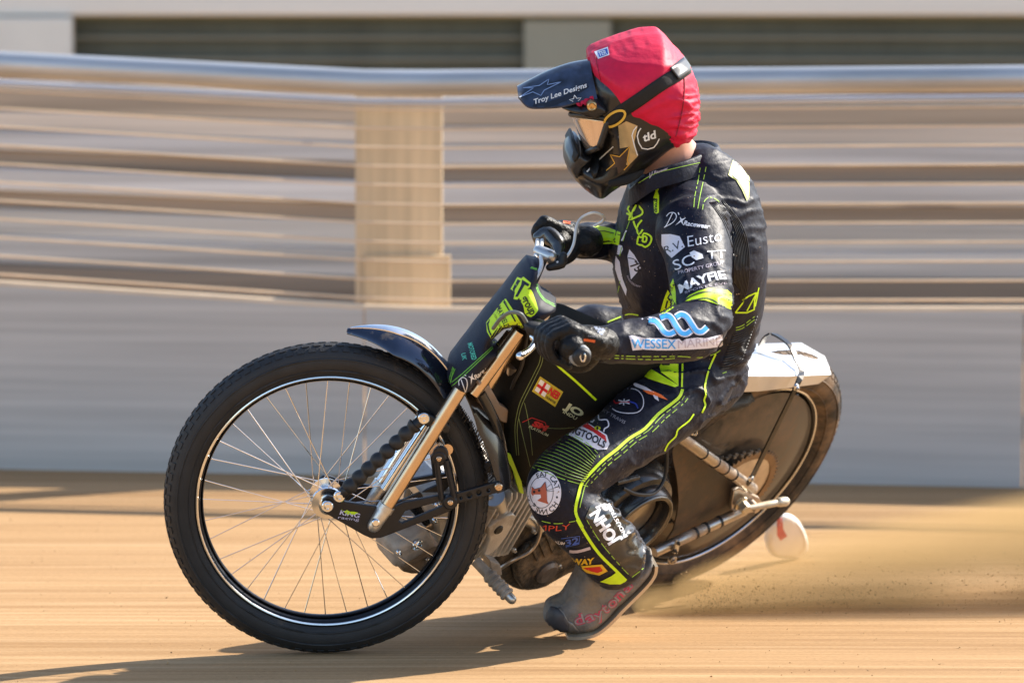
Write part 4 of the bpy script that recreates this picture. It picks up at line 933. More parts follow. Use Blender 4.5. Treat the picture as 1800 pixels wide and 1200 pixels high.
# red cloth cover stretched over the crown
cvr = [(1033, 99), (1050, 88), (1073, 78), (1110, 66), (1152, 60), (1166, 64), (1180, 78), (1191, 92), (1206, 104), (1217, 124), (1223, 145), (1225, 170), (1223, 195), (1219, 216), (1205, 232), (1192, 242), (1183, 250), (1170, 244), (1145, 230), (1115, 216), (1080, 196), (1050, 173), (1042, 150), (1037, 125)]
mb = MB(); inflate(mb, HP, cvr, lambda x, y: .140-.012*max(0, min(1, (1070-x)/50)), edge=64, step=5, k=2, power=2.25)
cm_ = remesh(mb, .0036, 3); cm_.update(); nr_ = [v.normal.copy() for v in cm_.vertices]
for v, nn in zip(cm_.vertices, nr_):
    p = v.co; d_ = p-CO; z_ = d_ @ CF; x = 900+CAM_F*d_.x/z_; y = 600-CAM_F*(d_ @ CU)/z_
    a = max(0, min(1, (x-1165)/30))*max(0, min(1, (y-150)/30)); a2 = max(0, min(1, (y-190)/30))*.6
    a3 = max(0, min(1, (1062-x)/14))*.5
    t = noise.noise(V((p.x*10, p.y*16, p.z*75)))
    d = .0075*a*(max(0, 1-abs(t)*3)-.3) + .0025*a2*noise.noise(V((p.x*60, p.y*30, p.z*60))) + .002*a3*noise.noise(V((p.x*30, p.y*30, p.z*90))) + .0012*noise.noise(p*16) + .0045*max(0, 1-abs(noise.noise(V((p.x*8+2, p.y*5, p.z*13))))*5)*.7
    v.co = p+nn*d
M_cov = mat('red_cover_cloth', (.64, .008, .052), .55, 0, .08, 60, .14, 70, sheen=.02, spec=.3)
cov_ = link('helmet_cover', cm_, M_cov, hel); 
cb_ = bvh_of(cm_); DC = Decal(cb_, hel)
L_ = MB(); DC.poly(L_, [ch1(*p) for p in ((580, 180), (665, 150), (675, 200), (605, 225))], 0, 0, 4); DC.poly(L_, [ch1(*p) for p in ((600, 180), (660, 160), (667, 195), (612, 215))], 1, 1, 4); DC.text(L_, 'TER', ch1(612, 208), ch1(660, 194), 8, 2, 0, .03); L_.build('sewn_label', [M_white, mat('label_blue', (.03, .10, .45), .6)], hel, False)
# elastic hem
L_ = MB(); DC.cord(L_, [(1035, 102), (1039, 128), (1045, 152), (1053, 172), (1080, 194), (1115, 213), (1145, 227), (1170, 241), (1183, 246)], .0028, 4); L_.build('cover_hem', M_cov, hel)
L_ = MB(); DC.cord(L_, [(1196, 108), (1203, 140), (1202, 175), (1196, 210), (1188, 240)], .0012, 5); DC.cord(L_, [(1046, 98), (1052, 125), (1058, 150), (1066, 178)], .0010, 5); L_.build('cover_seam', mat('dark_red_seam', (.30, .003, .02), .7), hel)['kind'] = 'stuff'
# chin vents
mb = MB(); inflate(mb, HP, [ch1(*p) for p in ((408, 890), (420, 840), (450, 795), (500, 768), (520, 800), (590, 830), (560, 870), (520, 900), (490, 980), (450, 975), (420, 930))], .080, edge=9, step=4, vmap=.06, power=1.6); cg = mb.build('chin_guard', mat('carbon_chin', (.020, .021, .024), .36, .1, .3, 90, coat=.2), hel, True, 0)
mb = MB(); inflate(mb, HP, [ch1(*p) for p in ((440, 850), (468, 800), (500, 800), (488, 850), (455, 885))], .083, edge=3, step=3, vmap=.08); mb.build('vent', mat('vent_black', (.006, .006, .006), .6), hel, True, 0)
mb = MB(); inflate(mb, HP, [ch1(*p) for p in ((545, 930), (600, 880), (640, 870), (620, 950), (590, 1010), (570, 1000))], .100, edge=10, step=4, vmap=.095); mb.build('vent', mat('vent_black', (.006, .006, .006), .6), hel, True, 0)
# gold panels, stars and lettering on the shell
cgm = cg.data; DS = Decal(BVHTree.FromPolygons([v.co.copy() for v in hm.vertices]+[v.co.copy() for v in cgm.vertices], [tuple(p.vertices) for p in hm.polygons]+[tuple(i+len(hm.vertices) for i in p.vertices) for p in cgm.polygons]), hel, .0014, .8)
M_au = mat('gold_paint', (.50, .38, .20), .3, .5, .12, 40, coat=.5); M_auy = mat('gold_line', (.75, .42, .06), .4, .3); M_wl = mat('white_line', (.75, .75, .72), .4)
L_ = MB(); DS.poly(L_, [ch1(*p) for p in ((730, 640), (780, 612), (850, 640), (830, 740), (850, 830), (790, 890), (755, 860), (800, 770), (740, 780))], 0, 0, 5)
DS.poly(L_, [ch1(*p) for p in ((655, 915), (710, 870), (680, 822), (738, 830), (800, 770), (788, 850), (770, 905), (728, 940), (722, 895))], 1, 1, 5)
for path in (((655, 918), (708, 872), (680, 820), (738, 832), (802, 768), (785, 855), (798, 880), (765, 915)),): DS.ribbon(L_, [ch1(*p) for p in path], 1.5, 2, 2, 1)
DS.ribbon(L_, [ch1(*p) for p in ((845, 645), (815, 700), (850, 825))], 2.0, 2, 3, 2); DS.ribbon(L_, [ch1(*p) for p in ((870, 655), (848, 705), (878, 780), (950, 775), (985, 720))], 2.0, 2, 3, 2)
DS.text(L_, 'tld', ch1(885, 740), ch1(965, 715), 14, 2, 3, .03, .2)
DS.ribbon(L_, [ch1(*p) for p in ((535, 925), (600, 860), (700, 770))], 2.6, 1, 3, 2); DS.ribbon(L_, [ch1(*p) for p in ((560, 905), (640, 830), (700, 775))], .8, 2, 1, 2)
L_.build('shell_graphics', [M_au, mat('brown_star', (.06, .035, .025), .4), M_auy, M_wl], hel, False)
# peak: thin arched sheet
up_ = [(909, 151), (930, 140), (955, 127), (985, 115), (1010, 108), (1036, 104)]; lo_ = [(911, 170), (928, 187), (952, 189), (985, 187), (1015, 180), (1050, 173)]
mb = MB(); vs = []; K = 11; UU = catmull([V((*p, 0)) for p in up_], 4); LL = catmull([V((*p, 0)) for p in lo_], 4)
for th in (0, 1):
    for i, (a, b) in enumerate(zip(UU, LL)):
        t = i/(len(UU)-1); hwv = (.070+.030*min(1, t*2))
        for k in range(K):
            s = -1+2*k/(K-1); f = abs(s)**1.9
            x, y = a.x+(b.x-a.x)*f, a.y+(b.y-a.y)*f
            if .45 < abs(s) < .85: y += 4*(1-abs(abs(s)-.65)/.2)*min(1, t*1.5)
            q = HP.at(x, y, s*hwv); vs.append(q-(HU*.0035 if th else V((0, 0, 0))))
n = len(UU); N_ = n*K; fs = []
for i in range(n-1):
    for k in range(K-1):
        q = (i*K+k, i*K+k+1, (i+1)*K+k+1, (i+1)*K+k); fs += [q, tuple(j+N_ for j in q[::-1])]
    for k in (0, K-1): fs.append((i*K+k, (i+1)*K+k, (i+1)*K+k+N_, i*K+k+N_))
for i in (0, n-1): fs += [(i*K+k, i*K+k+1, i*K+k+1+N_, i*K+k+N_) for k in range(K-1)]
mb.add(vs, fs); pk = mb.build('peak', mat('navy_peak', (.022, .034, .065), .36, .1, .75, 35, coat=.3), hel, True, 40)
DP = Decal(bvh_of(pk.data), hel, .0008); L_ = MB()
DP.text(L_, 'Troy Lee Designs', ch1(205, 508), ch1(535, 400), 9, 2, 0, .02, .3); DP.ribbon(L_, [ch1(*p) for p in ((205, 505), (260, 515), (400, 470), (540, 385))], 9, 0, 2, 3)
for sc2, cx2, cy2, mi in ((1, 465, 483, 0),):
    st_ = []
    for k in range(10):
        a = R(-90+36*k-10); r_ = 40 if k % 2 == 0 else 17; st_.append(ch1(cx2+r_*math.cos(a), cy2+r_*.85*math.sin(a)))
    DP.ribbon(L_, st_, 1.3, 1, mi, 1, closed=True)
for path in (((118, 462), (205, 405), (140, 405), (240, 390), (300, 350), (290, 385), (375, 368), (270, 420), (250, 452), (200, 430), (118, 462)),): DP.ribbon(L_, [ch1(*p) for p in path], 1.6, 1, 3, 1)
L_.build('peak_graphics', [M_wl, M_ink, mat('peak_black', (.008, .010, .02), .4), mat('peak_blue', (.20, .28, .45), .4)], hel, False)
mb = MB(); inflate(mb, HP, [ch1(*p) for p in ((360, 535), (440, 525), (600, 470), (680, 520), (690, 560), (640, 600), (560, 620), (480, 590), (380, 570))], .126, edge=12, step=5, k=2, vmap=.115); mb.build('peak_mount', mat('mount_black', (.014, .014, .016), .3, .1), hel, True, 0)
mb = MB(); HPc = HP
c0 = HP.lc(*ch1(566, 518), .132); lathe(mb, HP, [(0, .12), (.0105, .12), (.0105, .134), (.008, .1365), (.006, .135), (0, .136)], c0, 24); mb.build('peak_screw', mat('brass_screw', (.60, .38, .16), .3, .9), hel)
mb = MB(); inflate(mb, HP, [ch1(*p) for p in ((440, 530), (520, 495), (605, 462), (600, 490), (540, 525), (480, 545))], .130, edge=6, step=4, vmap=.125); mb.build('visor_tab', M_cov, hel, True, 0)
# chin strap and padding
mb = MB(); limb(mb, [(1075, 322, 10.41, 7), (1098, 316, 10.41, 10), (1120, 303, 10.43, 10), (1130, 288, 10.45, 7)], 3); mb.build('chin_pad', mat('pad_black', (.010, .010, .010), .9), hel, True, 0)
# ---- goggles
def wrap(f, b, hv, th):                      # point on the goggle front: th 0 = nose side, +-90 = temple
    return HP.at(f[0]+(b[0]-f[0])*(1-math.cos(th)), f[1]+(b[1]-f[1])*(1-math.cos(th)), hv*math.sin(th))
def gline(t): return ((1004+24*t, 203+64*t), (1070-16*t, 211+47*t))
mb = MB(); ths = [R(-90+180*k/24) for k in range(25)]
for t, r_ in ((-.03, .0062), (1.03, .0062)): tube(mb, [wrap(*gline(t), .112, th) for th in ths], r_, 8)
for th in (ths[0], ths[-1]): tube(mb, [wrap(*gline(-.03+1.06*k/6), .112, th) for k in range(7)], .007, 8)
gg = mb.build('goggles', mat('goggle_frame', (.012, .012, .013), .4), body, True, 0); gg['label'] = 'goggles with amber lens and black strap'
mb = MB(); nt_ = 9; vs = [wrap(*gline(k/(nt_-1)), .111, th) for k in range(nt_) for th in ths]
mb.add(vs, [(k*25+j, k*25+j+1, (k+1)*25+j+1, (k+1)*25+j) for k in range(nt_-1) for j in range(24)])
o = mb.build('lens', mat('amber_lens', (.72, .55, .42), .09, .7, .10, 6, coat=1.0), gg, True, 0); md = o.modifiers.new('s', 'SOLIDIFY'); md.thickness = .002
DSc = Decal(BVHTree.FromPolygons([v.co.copy() for v in hm.vertices]+[v.co.copy() for v in cm_.vertices], [tuple(p.vertices) for p in hm.polygons]+[tuple(i+len(hm.vertices) for i in p.vertices) for p in cm_.polygons]), gg, .003)
L_ = MB()
def strapband(mb, path, wpx, lvl=0):
    P = catmull([V((x, y, 0)) for x, y in path], 8); n = len(P)
    for s_ in range(5): pass
    pts = []; fs = []
    for i, p in enumerate(P):
        t = (P[min(i+1, n-1)]-P[max(i-1, 0)]).normalized(); nn = V((t.y, -t.x, 0)); w_ = wpx[0]+(wpx[1]-wpx[0])*i/(n-1)
        for k in range(5): q = p+nn*w_*(k/4-.5); pts.append((q.x, q.y))
        if i: fs += [((i-1)*5+k, (i-1)*5+k+1, i*5+k+1, i*5+k) for k in range(4)]
    DSc._map(mb, pts, fs, lvl, 0)
strapband(L_, [ch1(*p) for p in ((640, 635), (740, 560), (860, 480), (980, 395), (1100, 320), (1185, 262))], (23, 24))
sm_ = L_.build('goggle_strap', mat('elastic_black', (.009, .009, .009), .75, 0, .2, 300, .2, 900), gg, True, 0)
md = sm_.modifiers.new('s', 'SOLIDIFY'); md.thickness = .003; md.offset = 1
L_ = MB(); DSc.base = .0075; strapband(L_, [ch1(*p) for p in ((1078, 318), (1130, 278), (1185, 240))], (27, 28)); o = L_.build('strap_buckle', mat('buckle_grey', (.04, .04, .045), .4), gg, True, 0); md = o.modifiers.new('s', 'SOLIDIFY'); md.thickness = .002
L_ = MB(); DSc.base = .0070
cxo, cyo = ch1(707, 597); pts = []
for k in range(28):
    a = 2*math.pi*k/28; x = 21*math.cos(a); y = 10.5*math.sin(a); t = R(-33); pts.append((cxo+x*math.cos(t)-y*math.sin(t), cyo+x*math.sin(t)+y*math.cos(t)))
DSc.ribbon(L_, pts, 4.2, 0, 0, 2, closed=True); L_.build('ring_emblem', mat('yellow_emblem', (.70, .42, .05), .5), gg, False)
mb = MB(); inflate(mb, HP, [ch1(*p) for p in ((715, 685), (778, 680), (770, 715), (735, 732), (712, 720))], .122, edge=4, step=3, vmap=.118); mb.build('outrigger', mat('grey_outrigger', (.10, .10, .11), .4), gg, True, 0)

# ================================================================== marks on the race suit
DD = Decal(sb, suit, .0020, .6)
cA = lambda x, y: (900+x/3.75, 340+y/3.75)
cF = lambda x, y: (1080+x/5.4536, 500+y/5.4536)
cB = lambda x, y: (1080+x/6, 240+y/6)
cC = lambda x, y: (920+x/6, 360+y/6)
cL = lambda x, y: (840+x/3.75, 620+y/3.75)
cS = lambda x, y: (680+x/3.2143, 780+y/3.2143)
M_blue = mat('sky_blue_print', (.02, .32, .75), .5); M_lil = mat('lilac_grey_print', (.50, .44, .52), .55); M_org = mat('orange_print', (.80, .16, .02), .5); M_ylw = mat('yellow_print', (.75, .48, .02), .5)
def biggest(L):                         # keep only the largest connected piece
    par = list(range(len(L.v)))
    def find(a):
        while par[a] != a: par[a] = par[par[a]]; a = par[a]
        return a
    for f in L.f:
        for i in f[1:]: par[find(i)] = find(f[0])
    cnt = {}
    for f in L.f: cnt[find(f[0])] = cnt.get(find(f[0]), 0)+1
    if cnt:
        b = max(cnt, key=cnt.get); keep = [i for i, f in enumerate(L.f) if find(f[0]) == b]; fs = [L.f[i] for i in keep]; L.mi = [L.mi[i] for i in keep]
        us = sorted({i for f in fs for i in f}); mp = {o: n for n, o in enumerate(us)}; L.v = [L.v[i] for i in us]; L.f = [tuple(mp[i] for i in f) for f in fs]
def mark(name, mats, fn):
    L_ = MB(); fn(L_)
    if name == 'hip_panel': biggest(L_)
    o = L_.build(name, mats, suit, True, 0)
    if 'rib' in name or 'stitch' in name: o['kind'] = 'stuff'
def m1(L):
    DD.poly(L, [cF(*p) for p in ((140, 492), (170, 486), (300, 515), (480, 515), (560, 528), (620, 520), (650, 545), (690, 520), (800, 508), (880, 515), (1000, 485), (1035, 480), (1040, 580), (1020, 595), (900, 612), (740, 622), (560, 630), (420, 630), (280, 622), (175, 632), (160, 560))], 0, 0, 5)
    DD.text(L, 'WESSEX', cF(162, 612), cF(592, 616), 16.5, 1, 1, .012, 0, .6); DD.text(L, 'MARINE', cF(612, 614), cF(1025, 585), 15.5, 1, 2, .0, 0, 1)
mark('sponsor_patch', [M_pat, M_blue, M_lil], m1)
def m2(L):
    Ws = [[(330, 342), (395, 350), (440, 400), (480, 455), (530, 472), (580, 450)], [(440, 318), (500, 298), (545, 320), (590, 395), (640, 460), (690, 470), (735, 440)], [(590, 312), (640, 285), (695, 310), (745, 385), (790, 445), (840, 450), (890, 408)]]
    DD.ribbon(L, [cF(*p) for p in ((262, 332), (300, 318), (360, 330))], (1.5, 5), 0, 0, 3)
    for w_ in Ws: DD.ribbon(L, [cF(*p) for p in w_], 12, 0, 0, 4)
    for w_ in Ws: DD.ribbon(L, [cF(*p) for p in w_], 7.5, 2, 1, 4)
mark('wave_emblem', [M_pat, M_blue], m2)
def m3(L): dracewear(DD, L, (1170, 397), .98, 8)
mark('lettering', M_white, m3)
def m4(L):
    DD.poly(L, [cA(*p) for p in ((985, 270), (1045, 268), (1105, 282), (1140, 352), (1100, 385), (1052, 425), (1010, 385), (985, 340))], 0, 0, 5)
    DD.text(L, 'R.V.', cA(1012, 400), cA(1128, 352), 14, 1, 1, .0, .1)
mark('shield_patch', [M_pat, M_ink], m4)
mark('lettering', M_white, lambda L: DD.text(L, 'Eusto', cA(1160, 352), cA(1385, 312), 20, 0, 0, -.008, .1))
def m5(L):
    DD.text(L, 'SC', cA(1075, 508), cA(1205, 462), 19, 0, 0, .0); DD.text(L, 'TT', cA(1290, 432), cA(1410, 425), 15, 0, 0, .0)
    DD.poly(L, [cA(*p) for p in ((1170, 390), (1200, 375), (1255, 400), (1262, 425), (1215, 440), (1185, 420))], 0, 0, 4)
mark('lettering', M_white, m5)
mark('lettering', M_lil, lambda L: DD.text(L, 'PROPERTY GROUP', cA(1098, 532), cA(1400, 462), 6.5, 0, 0, 0))
mark('lettering', M_white, lambda L: DD.text(L, 'MAYFIE', cA(1108, 658), cA(1415, 560), 15.5, 0, 0, .03, 0, 5))
mark('lettering', M_lil, lambda L: DD.text(L, 'SPORTS EVE', cA(1140, 660), cA(1420, 598), 4, 0, 0, 0, 0, 3))
def m6(L):
    DD.poly(L, [cA(*p) for p in ((1130, 712), (1165, 672), (1230, 640), (1300, 622), (1420, 636), (1448, 660), (1455, 770), (1400, 745), (1330, 722), (1270, 702), (1200, 700))], 0, 0, 5)
    DD.ribbon(L, [cA(*p) for p in ((1128, 715), (1175, 680), (1260, 650), (1350, 655), (1450, 672))], 2.4, 1, 1, 3)
    DD.ribbon(L, [cA(*p) for p in ((1180, 705), (1290, 690), (1380, 735), (1455, 760))], 2.2, 1, 1, 3)
mark('elbow_panel', [M_neon, M_ink], m6)
def m7(L):
    DD.poly(L, [cA(*p) for p in ((1062, 560), (1078, 640), (1082, 735), (1060, 755), (1010, 790), (972, 795), (1000, 700), (1030, 625))], 0, 0, 5)
    DD.ribbon(L, [cA(*p) for p in ((1070, 590), (1030, 690), (1005, 790))], 3, 1, 1, 2)
mark('side_panel', [M_neon, M_ink], m7)
# chest lettering in neon outline
def m8(L):
    for path in (((1130, 5), (1100, 45), (1160, 150), (1110, 100), (1085, 90)), ((1190, 0), (1150, 70), (1110, 160), (1190, 130), (1250, 100), (1255, 60), (1215, 10), (1255, 60)), ((1160, 170), (1190, 250), (1210, 210), (1250, 160)), ((1195, 250), (1215, 315), (1260, 260)), ((1215, 330), (1200, 410), (1250, 425), (1285, 445), (1330, 415), (1352, 360), (1330, 320), (1270, 300), (1250, 345), (1215, 330)), ((1255, 385), (1270, 330), (1300, 345), (1290, 390), (1255, 385))):
        DD.ribbon(L, [cC(*p) for p in path], 3.2, 0, 0, 2)
mark('lettering', M_neon, m8)
def m9(L):
    DD.poly(L, [cB(*p) for p in ((440, 500), (470, 462), (492, 480), (490, 520), (455, 580), (470, 620), (470, 800), (445, 815), (420, 800), (412, 640), (430, 590))], 0, 0, 4)
    DD.text(L, '17', cB(452, 495), cB(458, 575), 6, 1, 1, .03); DD.text(L, 'group', cB(425, 650), cB(425, 800), 6.5, 1, 1, .03)
mark('lettering', [M_neon, M_ink], m9)
def m10(L):
    DD.poly(L, [cC(*p) for p in ((1118, 470), (1170, 530), (1245, 660), (1135, 787), (1120, 700), (1098, 540))], 0, 0, 4)
    DD.text(L, '75', cC(1120, 640), cC(1200, 715), 14, 1, 1, .03, .1); DD.ribbon(L, [cC(*p) for p in ((1105, 560), (1160, 570), (1200, 600))], 1.5, 1, 1, 2)
mark('anniversary_badge', [M_pat, M_ink], m10)
mark('lettering', M_lil, lambda L: DD.text(L, 'ANNIVERSARY', cC(1090, 750), cC(1230, 870), 3.6, 0, 0, 0, 0, -5))
def m11(L):
    DD.poly(L, [cC(*p) for p in ((975, 540), (1015, 600), (1030, 700), (1050, 790), (1090, 890), (1082, 960), (1040, 870), (1000, 780), (968, 680), (966, 600))], 0, 0, 4)
    DD.poly(L, [cC(*p) for p in ((1000, 420), (1040, 430), (1050, 470), (1020, 530), (985, 520))], 0, 0, 4); DD.ribbon(L, [cC(*p) for p in ((1035, 380), (1060, 330), (1085, 270))], 2.5, 0, 0, 2)
mark('chest_panel', [M_pat], m11)
# back number panel, neon flash on the lower back
def m12(L):
    DD.poly(L, [cB(*p) for p in ((1192, 172), (1252, 242), (1200, 405), (1285, 462), (1345, 560), (1398, 680), (1424, 640), (1424, 430), (1370, 330), (1300, 262))], 0, 0, 5)
    DD.poly(L, [cB(*p) for p in ((1265, 262), (1275, 340), (1236, 398), (1320, 478), (1370, 560), (1402, 640), (1415, 600), (1414, 440), (1355, 340), (1300, 280))], 1, 1, 5)
mark('back_number_panel', [mat('pale_neon', (.62, .70, .25), .6), M_white], m12)
def m13(L):
    DD.ribbon(L, [cF(*p) for p in ((1160, 270), (1240, 165), (1230, 150), (1290, 110), (1370, 75), (1345, 150), (1340, 240), (1270, 270), (1160, 270))], 2.6, 0, 0, 1); DD.ribbon(L, [cF(*p) for p in ((1365, 80), (1310, 180), (1270, 255))], 2.2, 0, 0, 1); DD.ribbon(L, [cF(*p) for p in ((1385, 30), (1370, 120), (1350, 210))], 2, 0, 0, 1)
mark('back_flash', [M_neon], m13)
# stretch ribs: shoulder, lower back
M_rib = mat('stretch_rib', (.016, .016, .019), .38, 0, .1)
def fam(L, A, B, n, r):
    for i in range(n):
        t = i/(n-1); DD.cord(L, [(a[0]+(b[0]-a[0])*t, a[1]+(b[1]-a[1])*t) for a, b in zip(A, B)], r, 4)
o_b = DD.base; DD.base = .0006
mark('shoulder_ribs', [M_rib], lambda L: fam(L, [(1247, 356), (1268, 384), (1284, 424), (1291, 470), (1288, 525)], [(1270, 352), (1303, 394), (1316, 440), (1315, 495), (1304, 545)], 11, .0017))
mark('back_ribs', [M_rib], lambda L: fam(L, [(1290, 585), (1308, 578), (1322, 568), (1331, 556)], [(1266, 648), (1280, 646), (1295, 638), (1306, 630)], 15, .0021))
mark('knee_ribs', [M_rib], lambda L: fam(L, [cL(*p) for p in ((490, 525), (600, 548), (700, 605), (780, 690))], [cL(*p) for p in ((340, 735), (450, 765), (590, 822), (700, 850))], 12, .0022))
DD.base = o_b
mark('knee_stitching', [M_thread], lambda L: [DD.ribbon(L, [(a[0]+(b[0]-a[0])*t, a[1]+(b[1]-a[1])*t-1.5) for a, b in zip([cL(*p) for p in ((490, 525), (600, 548), (700, 605), (780, 690))], [cL(*p) for p in ((340, 735), (450, 765), (590, 822), (700, 850))])], .8, 4, 0, 3) for t in [k/11 for k in range(12)]])
# neon piping
def m14(L):
    DD.ribbon(L, [cL(*p) for p in ((1350, 238), (1320, 300), (1190, 402), (1100, 500), (1000, 562), (920, 632), (830, 702), (760, 772), (690, 852), (665, 930), (645, 1020), (652, 1075), (690, 1150))], 5.2, 1, 0, 3)
    DD.ribbon(L, [cS(*p) for p in ((1075, 425), (1130, 520), (1200, 620), (1290, 710), (1352, 772))], 5.2, 1, 0, 3)
mark('piping', [M_neon], m14)
mark('piping', [M_neon], lambda L: (DD.ribbon(L, [cL(*p) for p in ((1568, 8), (1525, 105), (1498, 215), (1505, 270), (1492, 310), (1500, 345), (1478, 395))], 3, 1, 0, 3), DD.ribbon(L, [cL(*p) for p in ((1425, 402), (1390, 450), (1320, 505), (1305, 550), (1255, 600), (1222, 672))], 2.6, 1, 0, 3)))
mark('hip_panel', [M_neon], lambda L: DD.poly(L, [cL(*p) for p in ((950, 72), (1035, 66), (1150, 110), (1325, 215), (1300, 226), (1200, 195), (1120, 168), (1030, 115))], 0, 0, 5))
mark('hip_panel', [M_neon], lambda L: DD.poly(L, [cL(*p) for p in ((1195, 72), (1322, 62), (1322, 212), (1260, 165), (1205, 125))], 0, 0, 5))
mark('piping', [M_neon], lambda L: DD.ribbon(L, [cL(*p) for p in ((1350, 55), (1345, 225))], 3, 0, 0, 1))
def m16(L):
    DD.poly(L, [cL(*p) for p in ((930, 158), (985, 178), (1000, 195), (960, 188))], 0, 0, 4); DD.poly(L, [cL(*p) for p in ((1000, 185), (1060, 205), (1110, 225), (1165, 262), (1100, 245), (1040, 222))], 0, 0, 4); DD.poly(L, [cL(*p) for p in ((1150, 270), (1185, 285), (1193, 318), (1165, 300))], 0, 0, 4)
    DD.poly(L, [cL(*p) for p in ((1085, 245), (1160, 252), (1210, 275), (1255, 312), (1190, 290), (1120, 268))], 0, 1, 4)
mark('swoosh_logo', [M_pat, M_org], m16)
def m17(L):
    DD.ribbon(L, [cL(*p) for p in ((845, 300), (900, 285), (960, 240), (1040, 240), (1085, 285), (1090, 350), (1050, 392), (960, 395), (890, 370))], 1.5, 0, 0, 3, closed=True)
    DD.ribbon(L, [cL(*p) for p in ((890, 300), (910, 330), (960, 320), (1000, 330))], 2.5, 0, 1, 3); DD.ribbon(L, [cL(*p) for p in ((1000, 320), (1040, 335), (1055, 365))], 2.5, 0, 2, 3)
    for a, b in (((925, 310), (1000, 335)), ((930, 335), (1000, 310)), ((965, 302), (960, 345))): DD.ribbon(L, [cL(*a), cL(*b)], 2.2, 1, 0, 1)
    DD.ribbon(L, [cL(930, 323), cL(1000, 323)], 1.2, 2, 1, 1)
    DD.text(L, 'RICKY TRAVIS', cL(770, 358), cL(965, 468), 6, 0, 3, 0, .1)
mark('helmet_badge', [M_pat, M_red, mat('deep_blue_print', (.03, .06, .40), .5), mat('grey_letter', (.28, .27, .32), .6)], m17)
def m18(L):
    DD.poly(L, [cL(*p) for p in ((545, 516), (640, 410), (690, 440), (740, 470), (850, 540), (868, 600), (850, 635), (790, 638), (720, 605), (640, 560))], 0, 0, 5)
    DD.poly(L, [cL(*p) for p in ((600, 468), (645, 425), (720, 462), (840, 545), (850, 585), (760, 520), (680, 480))], 1, 1, 4)
    DD.ribbon(L, [cL(*p) for p in ((690, 370), (715, 395), (720, 425), (755, 455), (790, 400), (800, 440), (850, 440), (862, 480), (835, 500), (830, 520))], 2.4, 1, 0, 3)
    DD.text(L, 'INGTOOLS', cL(578, 516), cL(832, 628), 13, 2, 2, .03, .0, 3); DD.poly(L, circle_px(cL(675, 437), 5.2, 10, 4.2), 3, 3, 3); DD.poly(L, circle_px(cL(788, 495), 6, 10, 3.4), 3, 3, 3)
    DD.poly(L, circle_px(cL(675, 437), 1.8, 8, 3), 4, 2, 3); DD.poly(L, circle_px(cL(788, 495), 2, 8, 2.6), 4, 2, 3)
mark('tool_patch', [M_pat, M_red, M_ink, mat('eye_yellow', (.55, .55, .02), .5)], m18)
def m19(L):
    c_ = (956.5, 865.5); DD.poly(L, circle_px(c_, 30, 36, 39), 0, 0, 5)
    DD.ribbon(L, circle_px((952, 865), 20.5, 28, 27.5), 1.0, 1, 1, 1, closed=True); DD.ring_text(L, 'FAT CAT', (956, 865.5), 24.5, 33, -115, -18, 9.5, 1, 1, .012); DD.ring_text(L, 'IPSWICH', (956, 866), 24.5, 33, 158, 38, 9.5, 1, 1, .012, True)
    DD.poly(L, circle_px((979, 873.5), 1.8, 8, 2.2), 1, 1, 3)
    DD.poly(L, [cS(*p) for p in ((818, 240), (835, 255), (870, 245), (895, 212), (903, 262), (905, 320), (915, 340), (850, 320), (872, 290), (830, 300), (815, 280))], 2, 2, 4); DD.poly(L, [cS(*p) for p in ((830, 285), (868, 285), (872, 302), (850, 318), (822, 312))], 3, 0, 3)
    for p in ((832, 270), (860, 262)): DD.poly(L, circle_px(cS(*p), 2.2, 8, 2.6), 3, 1, 2)
    for a, b in (((905, 262), (945, 250)), ((905, 268), (945, 266)), ((815, 295), (795, 300)), ((905, 245), (930, 225))): DD.ribbon(L, [cS(*a), cS(*b)], .7, 3, 1, 1)
    DD.ribbon(L, [cS(*p) for p in ((818, 240), (835, 255), (870, 245), (895, 212), (903, 262))], .9, 3, 1, 1)
mark('round_patch', [M_pat, M_ink, mat('cat_orange', (.45, .10, .05), .6)], m19)
mark('lettering', mat('orange_red_print', (.60, .06, .03), .6), lambda L: DD.text(L, 'MPLY', cS(850, 480), cS(1035, 478), 10, 0, 0, .0, .1, -4))
mark('lettering', M_pat, lambda L: DD.text(L, 'NUM', cS(945, 560), cS(1000, 572), 5.5, 0, 0, .02, .2))
mark('lettering', mat('royal_print', (.04, .10, .42), .5), lambda L: (DD.text(L, '32', cS(1010, 578), cS(1085, 560), 11, 0, 0, .03, .2), DD.ribbon(L, [cS(*p) for p in ((985, 535), (1090, 520), (1085, 565), (1010, 582))], 1.2, 0, 0, 1)))
mark('lettering', M_lil, lambda L: (DD.ribbon(L, [cS(*p) for p in ((1010, 605), (1075, 608), (1150, 588))], 5, 0, 0, 3),))
mark('lettering', M_ylw, lambda L: DD.text(L, 'WAY', cS(1040, 672), cS(1170, 672), 10, 0, 0, .05, .1, -3))
def m20(L):
    DD.poly(L, [cS(*p) for p in ((1085, 690), (1215, 680), (1248, 718), (1200, 742), (1130, 728))], 0, 0, 4); DD.poly(L, [cS(*p) for p in ((1110, 700), (1205, 692), (1222, 716), (1190, 728), (1140, 716))], 1, 1, 4)
mark('hem_patch', [M_ylw, M_red], m20)
mark('hem_panel', [M_neon], lambda L: DD.poly(L, [cS(*p) for p in ((1205, 778), (1270, 745), (1300, 722), (1352, 775), (1320, 792), (1260, 792))], 0, 0, 4))
mark('calf_panel', [mat('shiny_black_leather', (.012, .012, .013), .2, 0, .2, 30, .1, 60, coat=.4)], lambda L: DD.poly(L, [cS(*p) for p in ((1120, 420), (1150, 350), (1215, 300), (1290, 330), (1370, 440), (1450, 560), (1485, 630), (1440, 700), (1380, 750), (1300, 660), (1210, 560))], 0, 0, 5))
